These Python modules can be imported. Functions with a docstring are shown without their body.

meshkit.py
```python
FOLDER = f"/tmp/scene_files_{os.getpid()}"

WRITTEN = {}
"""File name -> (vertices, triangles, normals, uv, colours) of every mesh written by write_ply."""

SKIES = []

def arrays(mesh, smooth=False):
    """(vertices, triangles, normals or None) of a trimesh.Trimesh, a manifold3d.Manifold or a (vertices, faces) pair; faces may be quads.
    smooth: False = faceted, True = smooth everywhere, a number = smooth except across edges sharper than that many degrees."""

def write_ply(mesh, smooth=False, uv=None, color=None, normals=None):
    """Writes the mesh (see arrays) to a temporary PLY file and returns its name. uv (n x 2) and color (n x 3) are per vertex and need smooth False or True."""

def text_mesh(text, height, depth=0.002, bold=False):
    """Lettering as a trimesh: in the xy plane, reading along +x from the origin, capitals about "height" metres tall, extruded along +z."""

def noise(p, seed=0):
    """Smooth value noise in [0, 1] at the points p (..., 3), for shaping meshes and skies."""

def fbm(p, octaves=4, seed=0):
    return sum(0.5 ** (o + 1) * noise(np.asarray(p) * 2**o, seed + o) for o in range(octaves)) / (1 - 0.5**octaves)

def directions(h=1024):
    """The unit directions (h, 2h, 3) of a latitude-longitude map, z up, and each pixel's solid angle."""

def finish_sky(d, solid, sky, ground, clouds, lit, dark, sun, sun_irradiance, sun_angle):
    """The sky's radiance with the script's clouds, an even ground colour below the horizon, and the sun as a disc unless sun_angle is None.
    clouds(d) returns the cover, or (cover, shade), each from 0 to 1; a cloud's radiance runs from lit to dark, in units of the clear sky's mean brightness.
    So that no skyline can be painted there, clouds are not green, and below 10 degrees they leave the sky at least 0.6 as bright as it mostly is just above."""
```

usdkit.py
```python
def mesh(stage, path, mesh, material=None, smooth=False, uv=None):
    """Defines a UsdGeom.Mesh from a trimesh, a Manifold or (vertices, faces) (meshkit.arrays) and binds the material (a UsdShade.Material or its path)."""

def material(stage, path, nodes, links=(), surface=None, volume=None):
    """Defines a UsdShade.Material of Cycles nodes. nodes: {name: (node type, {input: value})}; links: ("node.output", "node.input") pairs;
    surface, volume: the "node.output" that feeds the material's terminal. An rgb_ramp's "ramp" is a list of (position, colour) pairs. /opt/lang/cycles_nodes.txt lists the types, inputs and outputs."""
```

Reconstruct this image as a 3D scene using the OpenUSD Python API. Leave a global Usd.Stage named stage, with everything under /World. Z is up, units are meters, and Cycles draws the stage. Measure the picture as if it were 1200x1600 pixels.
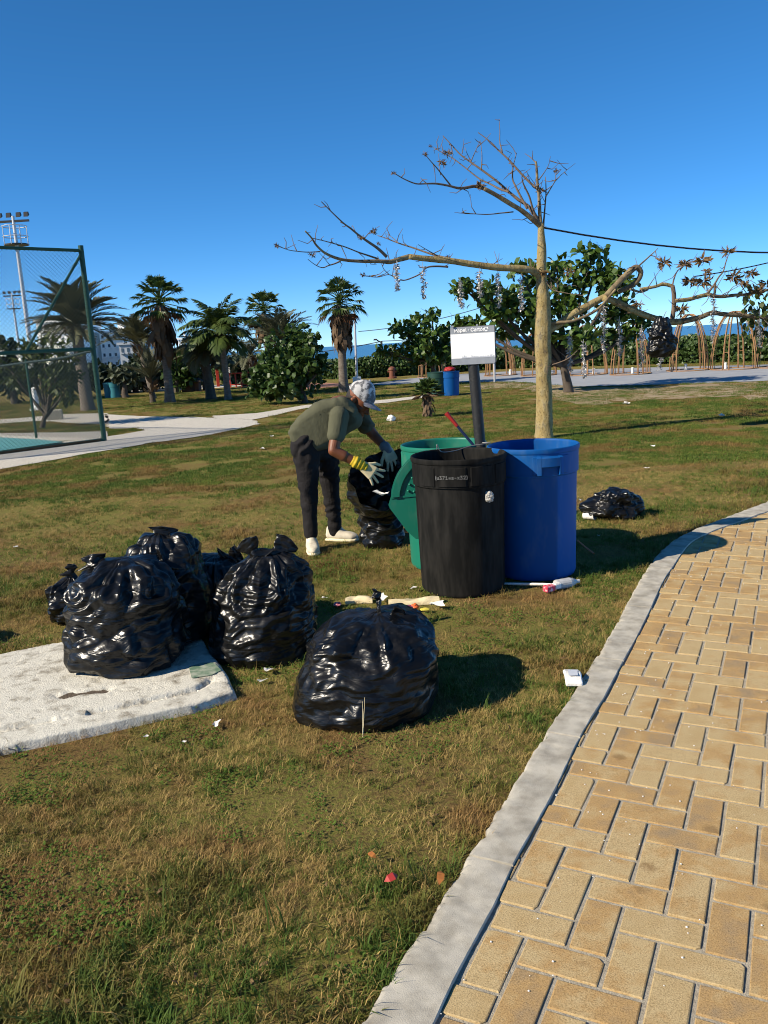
import math, random
import numpy as np, trimesh, shapely, manifold3d, usdkit, meshkit
from manifold3d import Manifold
from shapely.geometry import Polygon, LineString, Point
from pxr import Usd, UsdGeom, UsdLux, UsdShade, Gf, Sdf, Vt

stage = Usd.Stage.CreateInMemory()
UsdGeom.SetStageUpAxis(stage, 'Z')
UsdGeom.SetStageMetersPerUnit(stage, 1.0)
UsdGeom.Xform.Define(stage, '/World')
UsdGeom.Scope.Define(stage, '/World/Looks')
LK = '/World/Looks/'

# ------------------------------------------------------------------ camera, sky, sun, exposure
FPX, PITCH, ROLL, EYE = 1316.2, .19722, .05764, 1.5296      # focal length in pixels of a 1200 x 1600 picture
EXPOSURE = 0.66
SUN_EL, SUN_DIR_H = math.radians(33.0), math.radians(66.5 + 180)   # bearing of the sun from +y towards +x
SKY_STRENGTH, SUN_INTENSITY = 0.10, 1.25
_F = np.array([0, math.cos(PITCH), -math.sin(PITCH)]); _R0 = np.array([1., 0, 0]); _U0 = np.cross(_R0, _F)
_R = math.cos(ROLL) * _R0 - math.sin(ROLL) * _U0; _U = math.cos(ROLL) * _U0 + math.sin(ROLL) * _R0
cam = UsdGeom.Camera.Define(stage, '/World/camera')
cam.CreateHorizontalApertureAttr(36.0); cam.CreateVerticalApertureAttr(48.0)
cam.CreateFocalLengthAttr(36.0 * FPX / 1200)
cam.CreateExposureAttr(EXPOSURE)
cam.AddTransformOp().Set(Gf.Matrix4d(*_R, 0, *_U, 0, *(-_F), 0, 0, 0, EYE, 1))
sun_vec = np.array([math.cos(SUN_EL) * math.sin(SUN_DIR_H), math.cos(SUN_EL) * math.cos(SUN_DIR_H), math.sin(SUN_EL)])
usdkit.material(stage, LK + 'sky', {
    's': ('sky_texture', {'sky_type': 'single_scattering', 'sun_disc': False, 'sun_elevation': SUN_EL, 'sun_rotation': math.atan2(sun_vec[0], sun_vec[1]),
                          'altitude': 3500.0, 'air_density': 0.8, 'aerosol_density': 0.0, 'ozone_density': 8.0}),
    'h': ('hsv', {'hue': .495, 'saturation': 1.13, 'value': 1.25}), 'k': ('gamma', {'gamma': .92}),
    'b': ('background_shader', {'strength': SKY_STRENGTH})}, [('s.color', 'h.color'), ('h.color', 'k.color'), ('k.color', 'b.color')], surface='b.background')
dome = UsdLux.DomeLight.Define(stage, '/World/sky')
UsdShade.MaterialBindingAPI.Apply(dome.GetPrim()).Bind(UsdShade.Material.Get(stage, LK + 'sky'))
sun = UsdLux.DistantLight.Define(stage, '/World/sun')
sun.CreateIntensityAttr(SUN_INTENSITY); sun.CreateAngleAttr(0.5); sun.CreateColorAttr(Gf.Vec3f(1.0, .90, .74)); sun.CreateNormalizeAttr(True)
_z = sun_vec; _x = np.cross([0, 0, 1], _z); _x /= np.linalg.norm(_x); _y = np.cross(_z, _x)
sun.AddTransformOp().Set(Gf.Matrix4d(*_x, 0, *_y, 0, *_z, 0, 0, 0, 30, 1))

# ------------------------------------------------------------------ helpers
def ray(px, py):
    return _F + (px - 600) / FPX * _R - (py - 800) / FPX * _U
def at(px, py, Y):
    "the point seen at a pixel of the photograph, Y metres ahead of the camera"
    d = ray(px, py); return d * (Y / d[1]) + np.array([0, 0, EYE])
def g(px, py, z=0.0):
    "the ground point seen at a pixel"
    d = ray(px, py); t = (z - EYE) / d[2]; p = d * t; return np.array([p[0], p[1]])
def gz(px, py, z=0.0):
    return np.array([*g(px, py, z), z])

LAWN = -0.02
taken = {}
def numbered(path):
    k = taken.get(path, -1) + 1; taken[path] = k
    return path if k == 0 else '%s_%03d' % (path, k)
def parent_path(parent):
    return '/World' if parent is None else (str(parent.GetPath()) if hasattr(parent, 'GetPath') else str(parent))
def tag(prim, label=None, cat=None, group=None, kind=None):
    for k, v in (('label', label), ('category', cat), ('group', group), ('kind', kind)):
        if v: prim.SetCustomDataByKey(k, v)
    return prim
def thing(name, label, cat, group=None, loc=(0, 0, 0), rotz=0.0, kind=None):
    x = UsdGeom.Xform.Define(stage, numbered('/World/' + name))
    x.AddTranslateOp().Set(Gf.Vec3d(*map(float, loc)))
    if rotz: x.AddRotateZOp().Set(math.degrees(rotz))
    return tag(x.GetPrim(), label, cat, group, kind)
def setting(name):
    return tag(UsdGeom.Xform.Define(stage, numbered('/World/' + name)).GetPrim(), kind='structure')
def obj(name, mesh, mat, parent=None, smooth=35, label=None, cat=None, group=None, kind=None):
    p = usdkit.mesh(stage, numbered(parent_path(parent) + '/' + name), mesh, LK + mat if isinstance(mat, str) else mat, smooth=smooth).GetPrim()
    return tag(p, label, cat, group, kind)
def instance(src, name, loc, rotz=0.0, scale=1.0, label=None, group=None, cat=None):
    x = UsdGeom.Xform.Define(stage, numbered('/World/' + name))
    x.AddTranslateOp().Set(Gf.Vec3d(*map(float, loc))); x.AddRotateZOp().Set(math.degrees(rotz))
    if scale != 1.0: x.AddScaleOp().Set(Gf.Vec3f(scale, scale, scale))
    x.GetPrim().GetReferences().AddInternalReference(src.GetPath()); x.GetPrim().SetInstanceable(True)
    return tag(x.GetPrim(), label, cat, group)

def cat_mesh(ms):
    V, F, n = [], [], 0
    for v, f in ms:
        V.append(np.asarray(v, float)); F.append(np.asarray(f, int) + n); n += len(v)
    return np.vstack(V), np.vstack(F)
def vf(m):
    if hasattr(m, 'to_mesh'):
        q = m.to_mesh(); return np.array(q.vert_properties[:, :3], float), np.array(q.tri_verts, int)
    return np.asarray(m.vertices, float), np.asarray(m.faces, int)
def quads(f):
    f = np.asarray(f); return np.vstack([f[:, [0, 1, 2]], f[:, [0, 2, 3]]])
def grid_faces(n, m, wrap_n=False, wrap_m=False):
    a, b = np.meshgrid(np.arange(n if wrap_n else n - 1), np.arange(m if wrap_m else m - 1), indexing='ij')
    a, b = a.ravel(), b.ravel(); a1, b1 = (a + 1) % n, (b + 1) % m
    return quads(np.stack([a * m + b, a1 * m + b, a1 * m + b1, a * m + b1], 1))
def tube(pts, radii, sides=8, caps=True):
    pts = np.asarray(pts, float); n = len(pts)
    radii = np.broadcast_to(np.asarray(radii, float), (n,))
    t = np.gradient(pts, axis=0); t /= np.maximum(np.linalg.norm(t, axis=1, keepdims=True), 1e-9)
    ref = np.array([0, 0, 1.]) if abs(t[:, 2]).mean() < .8 else np.array([0, 1., 0])
    u = np.cross(t, ref); u /= np.maximum(np.linalg.norm(u, axis=1, keepdims=True), 1e-9); w = np.cross(t, u)
    a = np.arange(sides) / sides * 2 * np.pi
    V = pts[:, None] + radii[:, None, None] * (np.cos(a)[None, :, None] * u[:, None] + np.sin(a)[None, :, None] * w[:, None])
    F = grid_faces(n, sides, wrap_m=True)
    V = V.reshape(-1, 3)
    if caps:
        V = np.vstack([V, pts[0], pts[-1]]); k = np.arange(sides); k1 = (k + 1) % sides
        F = np.vstack([F, np.stack([np.full(sides, n * sides), k, k1], 1), np.stack([np.full(sides, n * sides + 1), (n - 1) * sides + k1, (n - 1) * sides + k], 1)])
    return V, F
def smooth_path(pts, n=6):
    "a Catmull-Rom curve through the points"
    p = np.asarray(pts, float)
    if len(p) < 3: return np.array([p[0] + (p[-1] - p[0]) * s for s in np.linspace(0, 1, n + 1)])
    q = np.vstack([2 * p[0] - p[1], p, 2 * p[-1] - p[-2]]); out = []
    for i in range(1, len(q) - 2):
        s = np.linspace(0, 1, n, endpoint=False)[:, None]
        a, b, c, d = q[i - 1], q[i], q[i + 1], q[i + 2]
        out.append(.5 * (2 * b + (c - a) * s + (2 * a - 5 * b + 4 * c - d) * s ** 2 + (3 * b - a - 3 * c + d) * s ** 3))
    return np.vstack(out + [q[-2][None]])
def lathe(profile, n=48, center=(0, 0, 0)):
    pr = np.asarray(profile, float); a = np.arange(n) / n * 2 * np.pi
    V = np.stack([pr[:, None, 0] * np.cos(a), pr[:, None, 0] * np.sin(a), np.broadcast_to(pr[:, None, 1], (len(pr), n))], -1).reshape(-1, 3) + np.asarray(center, float)
    return V, grid_faces(len(pr), n, wrap_m=True)[:, ::-1]
def box(c, s, rz=0.0, bevel=0.0):
    if bevel:
        h = np.asarray(s, float) / 2; b = bevel; pts = []
        for sx in (-1, 1):
            for sy in (-1, 1):
                for sz in (-1, 1):
                    q = np.array([sx, sy, sz]) * h; d = np.array([sx, sy, sz]) * b
                    for k in range(3):
                        e = d.copy(); e[k] = 0; pts.append(q - e)
        m = trimesh.convex.convex_hull(np.array(pts))
    else:
        m = trimesh.creation.box(s)
    m.apply_transform(trimesh.transformations.rotation_matrix(rz, [0, 0, 1])); m.apply_translation(c)
    return vf(m)
def hull(pts):
    m = trimesh.convex.convex_hull(np.asarray(pts, float)); return vf(m)
def sph(p, r, n=20):
    s = Manifold.sphere(1.0, n)
    s = s.scale([r] * 3 if np.ndim(r) == 0 else list(r)); return s.translate([float(x) for x in p])
def chain(joints):
    "hulls of the spheres at consecutive joints"
    return [Manifold.batch_hull([sph(*a), sph(*b)]) for a, b in zip(joints[:-1], joints[1:])]
def union(ms):
    return Manifold.batch_boolean(list(ms), manifold3d.OpType.Add)
def soften(m, edge=.012, it=12):
    v, f = vf(m.refine_to_length(edge)); t = trimesh.Trimesh(v, f, process=True)
    trimesh.smoothing.filter_taubin(t, lamb=.5, nu=.52, iterations=it); return t
def tri(x):
    return 2 * np.abs(x - np.floor(x + .5))            # triangle wave 0..1
def rng_of(seed): return np.random.default_rng(seed)
def rand_unit(n, r): d = r.normal(size=(n, 3)); return d / np.linalg.norm(d, axis=1, keepdims=True)
def polygon_sheet(poly, z):
    v, f = trimesh.creation.triangulate_polygon(poly, engine='earcut'); v = np.c_[v, np.full(len(v), z)]
    n = np.cross(v[f[:, 1]] - v[f[:, 0]], v[f[:, 2]] - v[f[:, 0]])[:, 2]; f = np.where(n[:, None] < 0, f[:, ::-1], f)
    return v, f
def wobbly(poly, step=.15, amp=.05, seed=0):
    "a polygon with an uneven natural edge"
    p = poly.segmentize(step); c = np.array(p.exterior.coords)[:-1]
    q = np.c_[c * 1.7, np.full(len(c), seed * 3.1)]; q2 = np.c_[c * 6.1, np.full(len(c), seed * 1.7)]
    c = c + amp * np.stack([meshkit.noise(q, seed) - .5 + .5 * (meshkit.noise(q2, seed + 3) - .5), meshkit.noise(q, seed + 9) - .5 + .5 * (meshkit.noise(q2, seed + 5) - .5)], 1) * 2
    r = Polygon(c).buffer(0); return max(r.geoms, key=lambda a: a.area) if hasattr(r, 'geoms') else r

# ------------------------------------------------------------------ materials
def M(name, c1, c2=None, scale=6.0, rough=.6, spec=.3, bump=0.0, bscale=60.0, bdist=.01, detail=5.0, stretch=(1, 1, 1), island=0.0, rand=0.0, trans=0.0, metallic=0.0, contrast=(.3, .7), coat=0.0, bdetail=4.0):
    c2 = c1 if c2 is None else c2
    n = {'g': ('geometry', {}), 'm': ('mapping', {'scale': stretch}), 'n': ('noise_texture', {'scale': scale, 'detail': detail, 'roughness': .6}),
         'r': ('rgb_ramp', {'ramp': [(contrast[0], c1), (contrast[1], c2)]}),
         'p': ('principled_bsdf', {'roughness': rough, 'specular_ior_level': spec, 'metallic': metallic, 'coat_weight': coat})}
    l = [('g.position', 'm.vector'), ('m.vector', 'n.vector')]
    fac = 'n.fac'
    for key, amount, src in (('i', island, 'g.random_per_island'), ('o', rand, 'o.random')):
        if amount:
            if key == 'o': n['o'] = ('object_info', {})
            n[key + 'a'] = ('math', {'math_type': 'multiply_add', 'value2': amount, 'value3': -amount / 2}); l.append((src, key + 'a.value1'))
            n[key + 's'] = ('math', {'math_type': 'add'}); l += [(fac, key + 's.value1'), (key + 'a.value', key + 's.value2')]; fac = key + 's.value'
    l += [(fac, 'r.fac'), ('r.color', 'p.base_color')]
    if bump:
        n['bn'] = ('noise_texture', {'scale': bscale, 'detail': bdetail, 'roughness': .65}); n['b'] = ('bump', {'strength': bump, 'distance': bdist})
        l += [('m.vector', 'bn.vector'), ('bn.fac', 'b.height'), ('b.normal', 'p.normal')]
    out = 'p.BSDF'
    if trans:
        n['t'] = ('translucent_bsdf', {}); n['x'] = ('mix_closure', {'fac': trans}); l += [('r.color', 't.color'), ('p.BSDF', 'x.closure1'), ('t.BSDF', 'x.closure2')]; out = 'x.closure'
    return usdkit.material(stage, LK + name, n, l, surface=out)

def lawn_material(name, ramp, blade):
    "dry and green patches laid out over the ground; blades vary one by one"
    n = {'g': ('geometry', {}), 'n1': ('noise_texture', {'scale': .55, 'detail': 3.0, 'roughness': .6}), 'n2': ('noise_texture', {'scale': 5.5, 'detail': 4.0, 'roughness': .65}),
         'a': ('math', {'math_type': 'multiply_add', 'value2': .65, 'value3': -.06}), 's': ('math', {'math_type': 'multiply_add', 'value2': .42}),
         'r': ('rgb_ramp', {'ramp': ramp}), 'p': ('principled_bsdf', {'roughness': .75 if blade else .95, 'specular_ior_level': .25 if blade else .05})}
    l = [('g.position', 'n1.vector'), ('g.position', 'n2.vector'), ('n1.fac', 'a.value1'), ('n2.fac', 's.value1'), ('a.value', 's.value3')]
    fac = 's.value'
    if blade:
        n['b'] = ('math', {'math_type': 'multiply_add', 'value2': .85, 'value3': -.42}); n['c'] = ('math', {'math_type': 'add'})
        l += [('g.random_per_island', 'b.value1'), ('b.value', 'c.value1'), (fac, 'c.value2')]; fac = 'c.value'
        n['t'] = ('translucent_bsdf', {}); n['x'] = ('mix_closure', {'fac': .25})
        l += [('r.color', 't.color'), ('p.BSDF', 'x.closure1'), ('t.BSDF', 'x.closure2')]
    else:
        n['n3'] = ('noise_texture', {'scale': 55.0, 'detail': 6.0, 'roughness': .75}); n['bp'] = ('bump', {'strength': 1.0, 'distance': .03})
        n['d'] = ('math', {'math_type': 'multiply_add', 'value2': 1.6, 'value3': -.8}); n['e'] = ('math', {'math_type': 'add'})
        l += [('g.position', 'n3.vector'), ('n3.fac', 'bp.height'), ('bp.normal', 'p.normal'), ('n3.fac', 'd.value1'), ('d.value', 'e.value1'), (fac, 'e.value2')]; fac = 'e.value'
    n['n5'] = ('noise_texture', {'scale': 1.15, 'detail': 5.0, 'roughness': .68}); n['r5'] = ('rgb_ramp', {'ramp': [(.47, (0, 0, 0)), (.62, (1, 1, 1))]}); n['f5'] = ('math', {'math_type': 'multiply', 'value2': .62}); n['m5'] = ('mix_color', {'b': (.30, .145, .058) if blade else (.20, .108, .05)})
    l += [('g.position', 'n5.vector'), ('n5.fac', 'r5.fac'), ('r5.color', 'f5.value1'), ('f5.value', 'm5.fac'), (fac, 'r.fac'), ('r.color', 'm5.a'), ('m5.result', 'p.base_color')]
    if blade: l = [x for x in l if x != ('r.color', 't.color')] + [('m5.result', 't.color')]
    return usdkit.material(stage, LK + name, n, l, surface='x.closure' if blade else 'p.BSDF')

lawn_material('lawn', [(.05, (.045, .05, .016)), (.28, (.15, .16, .036)), (.44, (.25, .215, .062)), (.56, (.13, .10, .04)), (.66, (.27, .19, .07)), (.76, (.10, .062, .03)), (.90, (.44, .33, .14))], False)
lawn_material('grass_mixed', [(.0, (.07, .115, .016)), (.24, (.18, .215, .032)), (.42, (.36, .33, .075)), (.62, (.60, .47, .17)), (.80, (.36, .18, .065)), (1, (.74, .60, .32))], True)
lawn_material('grass_green', [(.1, (.07, .12, .018)), (.45, (.15, .19, .032)), (.75, (.28, .28, .055)), (1, (.48, .40, .13))], True)
lawn_material('grass_straw', [(.1, (.40, .29, .10)), (.4, (.60, .46, .20)), (.65, (.40, .22, .09)), (1, (.66, .53, .30))], True)
M('clover', (.09, .15, .025), (.17, .23, .045), scale=30, rough=.85, spec=.1, trans=.25, island=.5)
M('soil', (.10, .065, .035), (.05, .03, .016), scale=20, rough=.95, spec=.05)
M('shell_gravel', (.68, .64, .56), (.36, .32, .26), scale=45, rough=.9, spec=.1, bump=1.0, bscale=45, bdist=.03, contrast=(.35, .75))
M('sand', (.42, .34, .23), (.24, .17, .09), scale=5, rough=.95, spec=.05, bump=.8, bscale=30, bdist=.04)
M('promenade', (.33, .34, .35), (.26, .27, .29), scale=2, rough=.8, spec=.2)
M('red_paving', (.34, .17, .11), (.26, .13, .09), scale=3, rough=.85)
M('court_paint', (.10, .30, .30), (.07, .22, .23), scale=3, rough=.6)
M('sea', (.02, .10, .19), (.03, .13, .22), scale=.05, rough=.25, spec=.5, bump=.3, bscale=.6, bdist=.3, stretch=(1, 1, 1))
M('joint', (.44, .395, .31), (.27, .24, .19), scale=70, rough=.95, spec=.05, bump=.8, bscale=220, bdist=.006)
M('kerb', (.44, .41, .345), (.20, .18, .145), scale=11, rough=.95, spec=.08, bump=.5, bscale=320, bdist=.003, detail=14, contrast=(.40, .78))
M('white_slab', (.60, .57, .485), (.20, .17, .125), scale=14, rough=.95, spec=.05, bump=.9, bscale=120, bdist=.006, detail=15, contrast=(.50, .74))
M('slab_hole', (.07, .05, .035), (.13, .10, .07), scale=60, rough=.95, bump=.8, bscale=70)
M('slab_green', (.10, .17, .11), (.30, .33, .26), scale=22, rough=.9, contrast=(.4, .62))
# pavers: yellow concrete with fine aggregate, worn edges and odd stains
def paver_material():
    n = {'g': ('geometry', {}), 'o': ('object_info', {}), 'i': ('math', {'math_type': 'multiply_add', 'value2': .36, 'value3': -.18}),
         'n1': ('noise_texture', {'scale': 9.0, 'detail': 4.0, 'roughness': .6}), 's': ('math', {'math_type': 'add'}),
         'r': ('rgb_ramp', {'ramp': [(.2, (.40, .285, .135)), (.42, (.44, .33, .17)), (.6, (.39, .25, .105)), (.8, (.29, .21, .12))]}),
         'n2': ('noise_texture', {'scale': 240.0, 'detail': 4.0, 'roughness': .75}), 'r2': ('rgb_ramp', {'ramp': [(.34, (.45, .42, .38)), (.48, (1, 1, 1)), (.64, (1.3, 1.3, 1.35))]}),
         'mx': ('mix_color', {'blend_type': 'multiply', 'fac': .8, 'use_clamp': False}),
         'n3': ('voronoi_texture', {'scale': 4.2, 'randomness': 1.0}), 'nn': ('noise_texture', {'scale': 38.0, 'detail': 4.0, 'roughness': .7}), 'ad': ('math', {'math_type': 'multiply_add', 'value2': .22}), 'r3': ('rgb_ramp', {'ramp': [(.17, (1, 1, 1)), (.245, (0, 0, 0))]}),
         'mf': ('math', {'math_type': 'multiply', 'value2': .7}), 'm2': ('mix_color', {'b': (.20, .12, .05)}),
         'b': ('bump', {'strength': .55, 'distance': .004}), 'p': ('principled_bsdf', {'roughness': .88, 'specular_ior_level': .15})}
    l = [('g.position', 'n1.vector'), ('g.position', 'n2.vector'), ('g.position', 'n3.vector'), ('g.position', 'nn.vector'), ('nn.fac', 'ad.value1'), ('n3.distance', 'ad.value3'), ('o.random', 'i.value1'), ('i.value', 's.value1'), ('n1.fac', 's.value2'), ('s.value', 'r.fac'),
         ('n2.fac', 'r2.fac'), ('r.color', 'mx.a'), ('r2.color', 'mx.b'), ('ad.value', 'r3.fac'), ('r3.color', 'mf.value1'), ('mf.value', 'm2.fac'), ('mx.result', 'm2.a'), ('m2.result', 'p.base_color'),
         ('n2.fac', 'b.height'), ('b.normal', 'p.normal')]
    usdkit.material(stage, LK + 'paver', n, l, surface='p.BSDF')
paver_material()
# black bin-bag film: glossy, wrinkled
def film(name, color, rough=.2):
    n = {'g': ('geometry', {}), 'w': ('noise_texture', {'scale': 4.0, 'detail': 2.0}), 'wv': ('vector_math', {'math_type': 'scale', 'scale': .16}), 'wa': ('vector_math', {'math_type': 'add'}), 'm': ('mapping', {'scale': (1, 1, 4.5)}), 'm2': ('mapping', {'scale': (1, 1, 1.4)}),
         'v': ('voronoi_texture', {'feature': 'distance_to_edge', 'scale': 5.0}), 'v2': ('voronoi_texture', {'feature': 'distance_to_edge', 'scale': 9.5}), 'v3': ('voronoi_texture', {'feature': 'f1', 'scale': 34.0}),
         'k': ('math', {'math_type': 'multiply_add', 'value2': 1.1}), 'k2': ('math', {'math_type': 'multiply_add', 'value2': .05}), 'k0': ('math', {'math_type': 'multiply', 'value2': .7}),
         'd': ('noise_texture', {'scale': 7.0, 'detail': 8.0, 'roughness': .7}), 'dr': ('rgb_ramp', {'ramp': [(.5, color), (.75, (.022, .020, .018))]}),
         'b': ('bump', {'strength': .34, 'distance': .03}), 'p': ('principled_bsdf', {'roughness': rough, 'specular_ior_level': .34})}
    l = [('g.position', 'w.vector'), ('w.color', 'wv.vector1'), ('wv.vector', 'wa.vector1'), ('g.position', 'wa.vector2'), ('wa.vector', 'm.vector'), ('wa.vector', 'm2.vector'), ('m.vector', 'v.vector'), ('m2.vector', 'v2.vector'), ('m.vector', 'v3.vector'),
         ('v.distance', 'k.value1'), ('v2.distance', 'k0.value1'), ('k0.value', 'k.value3'), ('v3.distance', 'k2.value1'), ('k.value', 'k2.value3'), ('k2.value', 'b.height'), ('b.normal', 'p.normal'),
         ('g.position', 'd.vector'), ('d.fac', 'dr.fac'), ('dr.color', 'p.base_color')]
    usdkit.material(stage, LK + name, n, l, surface='p.BSDF')
film('bag_film', (.004, .004, .004), .29)
M('barrel_black', (.009, .009, .0085), (.032, .030, .027), scale=9, detail=10, contrast=(.40, .9), rough=.7, spec=.05, stretch=(2.5, 2.5, .5), bump=.15, bscale=60, bdist=.004)
M('barrel_blue', (.004, .070, .25), (.045, .11, .25), scale=7, detail=10, contrast=(.5, .85), stretch=(1.6, 1.6, .6), rough=.5, spec=.12)
M('barrel_green', (.007, .14, .09), (.06, .17, .12), scale=7, detail=10, contrast=(.5, .85), stretch=(1.6, 1.6, .6), rough=.42, spec=.4)
M('barrel_dark_green', (.012, .045, .035), rough=.5)
M('letter_grey', (.13, .13, .125), rough=.7)
M('foil', (.5, .48, .44), (.3, .28, .25), scale=60, rough=.4, metallic=.3, bump=.8, bscale=120)
M('pole_black', (.016, .016, .016), (.05, .047, .042), scale=45, rough=.45, spec=.4, contrast=(.55, .8), bump=.2, bscale=80)
M('sign_white', (.80, .80, .79), (.70, .70, .69), scale=16, rough=.5, contrast=(.4, .8))
M('sign_grey', (.27, .29, .32), (.22, .24, .27), scale=25, rough=.55)
M('sign_pale', (.86, .86, .86), rough=.5)
M('sign_silhouette', (.42, .45, .50), (.5, .52, .56), scale=30, rough=.55)
M('sign_edge', (.05, .05, .05), rough=.5)
M('red_plastic', (.30, .022, .018), rough=.45); M('navy_shaft', (.012, .02, .06), rough=.4)
M('wire', (.22, .21, .2), rough=.4, metallic=.6)
M('paper_cream', (.72, .62, .40), (.60, .48, .28), scale=14, rough=.85, stretch=(1, 5, 1), bump=.5, bscale=40)
M('paper_white', (.78, .76, .72), (.6, .57, .52), scale=25, rough=.8, bump=.4, bscale=60)
M('wrap_purple', (.16, .05, .22), (.3, .08, .1), scale=30, rough=.4); M('wrap_orange', (.62, .12, .03), rough=.45); M('wrap_red', (.6, .05, .09), (.7, .45, .45), scale=40, rough=.5, contrast=(.5, .6))
M('wrap_yellow', (.6, .5, .08), rough=.5)
M('plastic_clear', (.5, .5, .5), (.35, .35, .35), scale=40, rough=.25)
M('dry_leaf', (.42, .16, .03), (.3, .1, .03), scale=60, rough=.7); M('red_leaf', (.38, .035, .03), rough=.6)
# tree and plants
def bark_yellow():
    n = {'g': ('geometry', {}), 'm': ('mapping', {'scale': (1, 1, .5)}), 'n': ('noise_texture', {'scale': 9.0, 'detail': 9.0, 'roughness': .72}),
         'r': ('rgb_ramp', {'ramp': [(.34, (.17, .13, .08)), (.45, (.29, .215, .09)), (.56, (.33, .265, .135)), (.66, (.20, .165, .115))]}),
         'v': ('voronoi_texture', {'scale': 26.0, 'feature': 'f1'}), 'rv': ('rgb_ramp', {'ramp': [(.08, (.35, .3, .26)), (.36, (1, 1, 1))]}), 'x': ('mix_color', {'blend_type': 'multiply', 'fac': .75}),
         'b': ('bump', {'strength': 1.0, 'distance': .05}), 'p': ('principled_bsdf', {'roughness': .9, 'specular_ior_level': .1})}
    usdkit.material(stage, LK + 'bark_yellow', n, [('g.position', 'm.vector'), ('m.vector', 'n.vector'), ('n.fac', 'r.fac'), ('g.position', 'v.vector'), ('v.distance', 'rv.fac'), ('r.color', 'x.a'), ('rv.color', 'x.b'),
        ('x.result', 'p.base_color'), ('n.fac', 'b.height'), ('b.normal', 'p.normal')], surface='p.BSDF')
bark_yellow()
M('bark_limb', (.26, .20, .105), (.11, .08, .05), scale=9, rough=.85, bump=.5, bscale=40, contrast=(.35, .6))
M('twig', (.10, .07, .05), (.17, .12, .085), scale=12, rough=.85)
M('bark_grey', (.20, .17, .14), (.10, .08, .065), scale=7, rough=.9, stretch=(1, 1, 3), bump=.8, bscale=25, bdist=.03)
M('bark_dark', (.10, .08, .06), (.055, .042, .032), scale=9, rough=.9, bump=.6, bscale=30, bdist=.02)
M('leaf_dead', (.15, .09, .038), (.085, .055, .024), scale=20, rough=.7, trans=.2, island=.6)
M('leaf_almond', (.055, .10, .014), (.19, .235, .04), scale=5, rough=.42, spec=.4, trans=.2, island=.55)
M('leaf_bush', (.04, .075, .014), (.18, .235, .05), scale=4, rough=.45, spec=.35, trans=.2, island=.6)
M('leaf_hedge', (.045, .08, .018), (.17, .205, .042), scale=2, rough=.45, spec=.35, trans=.18, island=.6)
M('leaf_dark', (.022, .036, .014), (.065, .08, .026), scale=3, rough=.6, trans=.12, island=.5)
M('leaf_grey', (.07, .085, .05), (.14, .15, .10), scale=4, rough=.6, trans=.15, island=.5)
M('leaf_yellowgreen', (.05, .07, .014), (.14, .15, .03), scale=4, rough=.5, trans=.25, island=.6)
M('frond_fan', (.055, .09, .018), (.18, .205, .04), scale=3, rough=.45, spec=.35, trans=.15, island=.5)
M('frond_coconut', (.06, .09, .02), (.17, .19, .04), scale=3, rough=.5, trans=.2, island=.5)
M('frond_date', (.10, .105, .06), (.21, .21, .125), scale=3, rough=.55, trans=.12, island=.5)
M('frond_dead', (.13, .085, .05), (.065, .042, .027), scale=5, rough=.9, trans=.1, island=.6)
M('frond_rust', (.20, .08, .035), (.10, .045, .025), scale=5, rough=.9, island=.6)
M('petal', (.8, .78, .68), rough=.6, trans=.2)
M('tinsel', (.36, .34, .32), (.16, .145, .14), scale=60, rough=.35, metallic=.35, island=.7)
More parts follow.
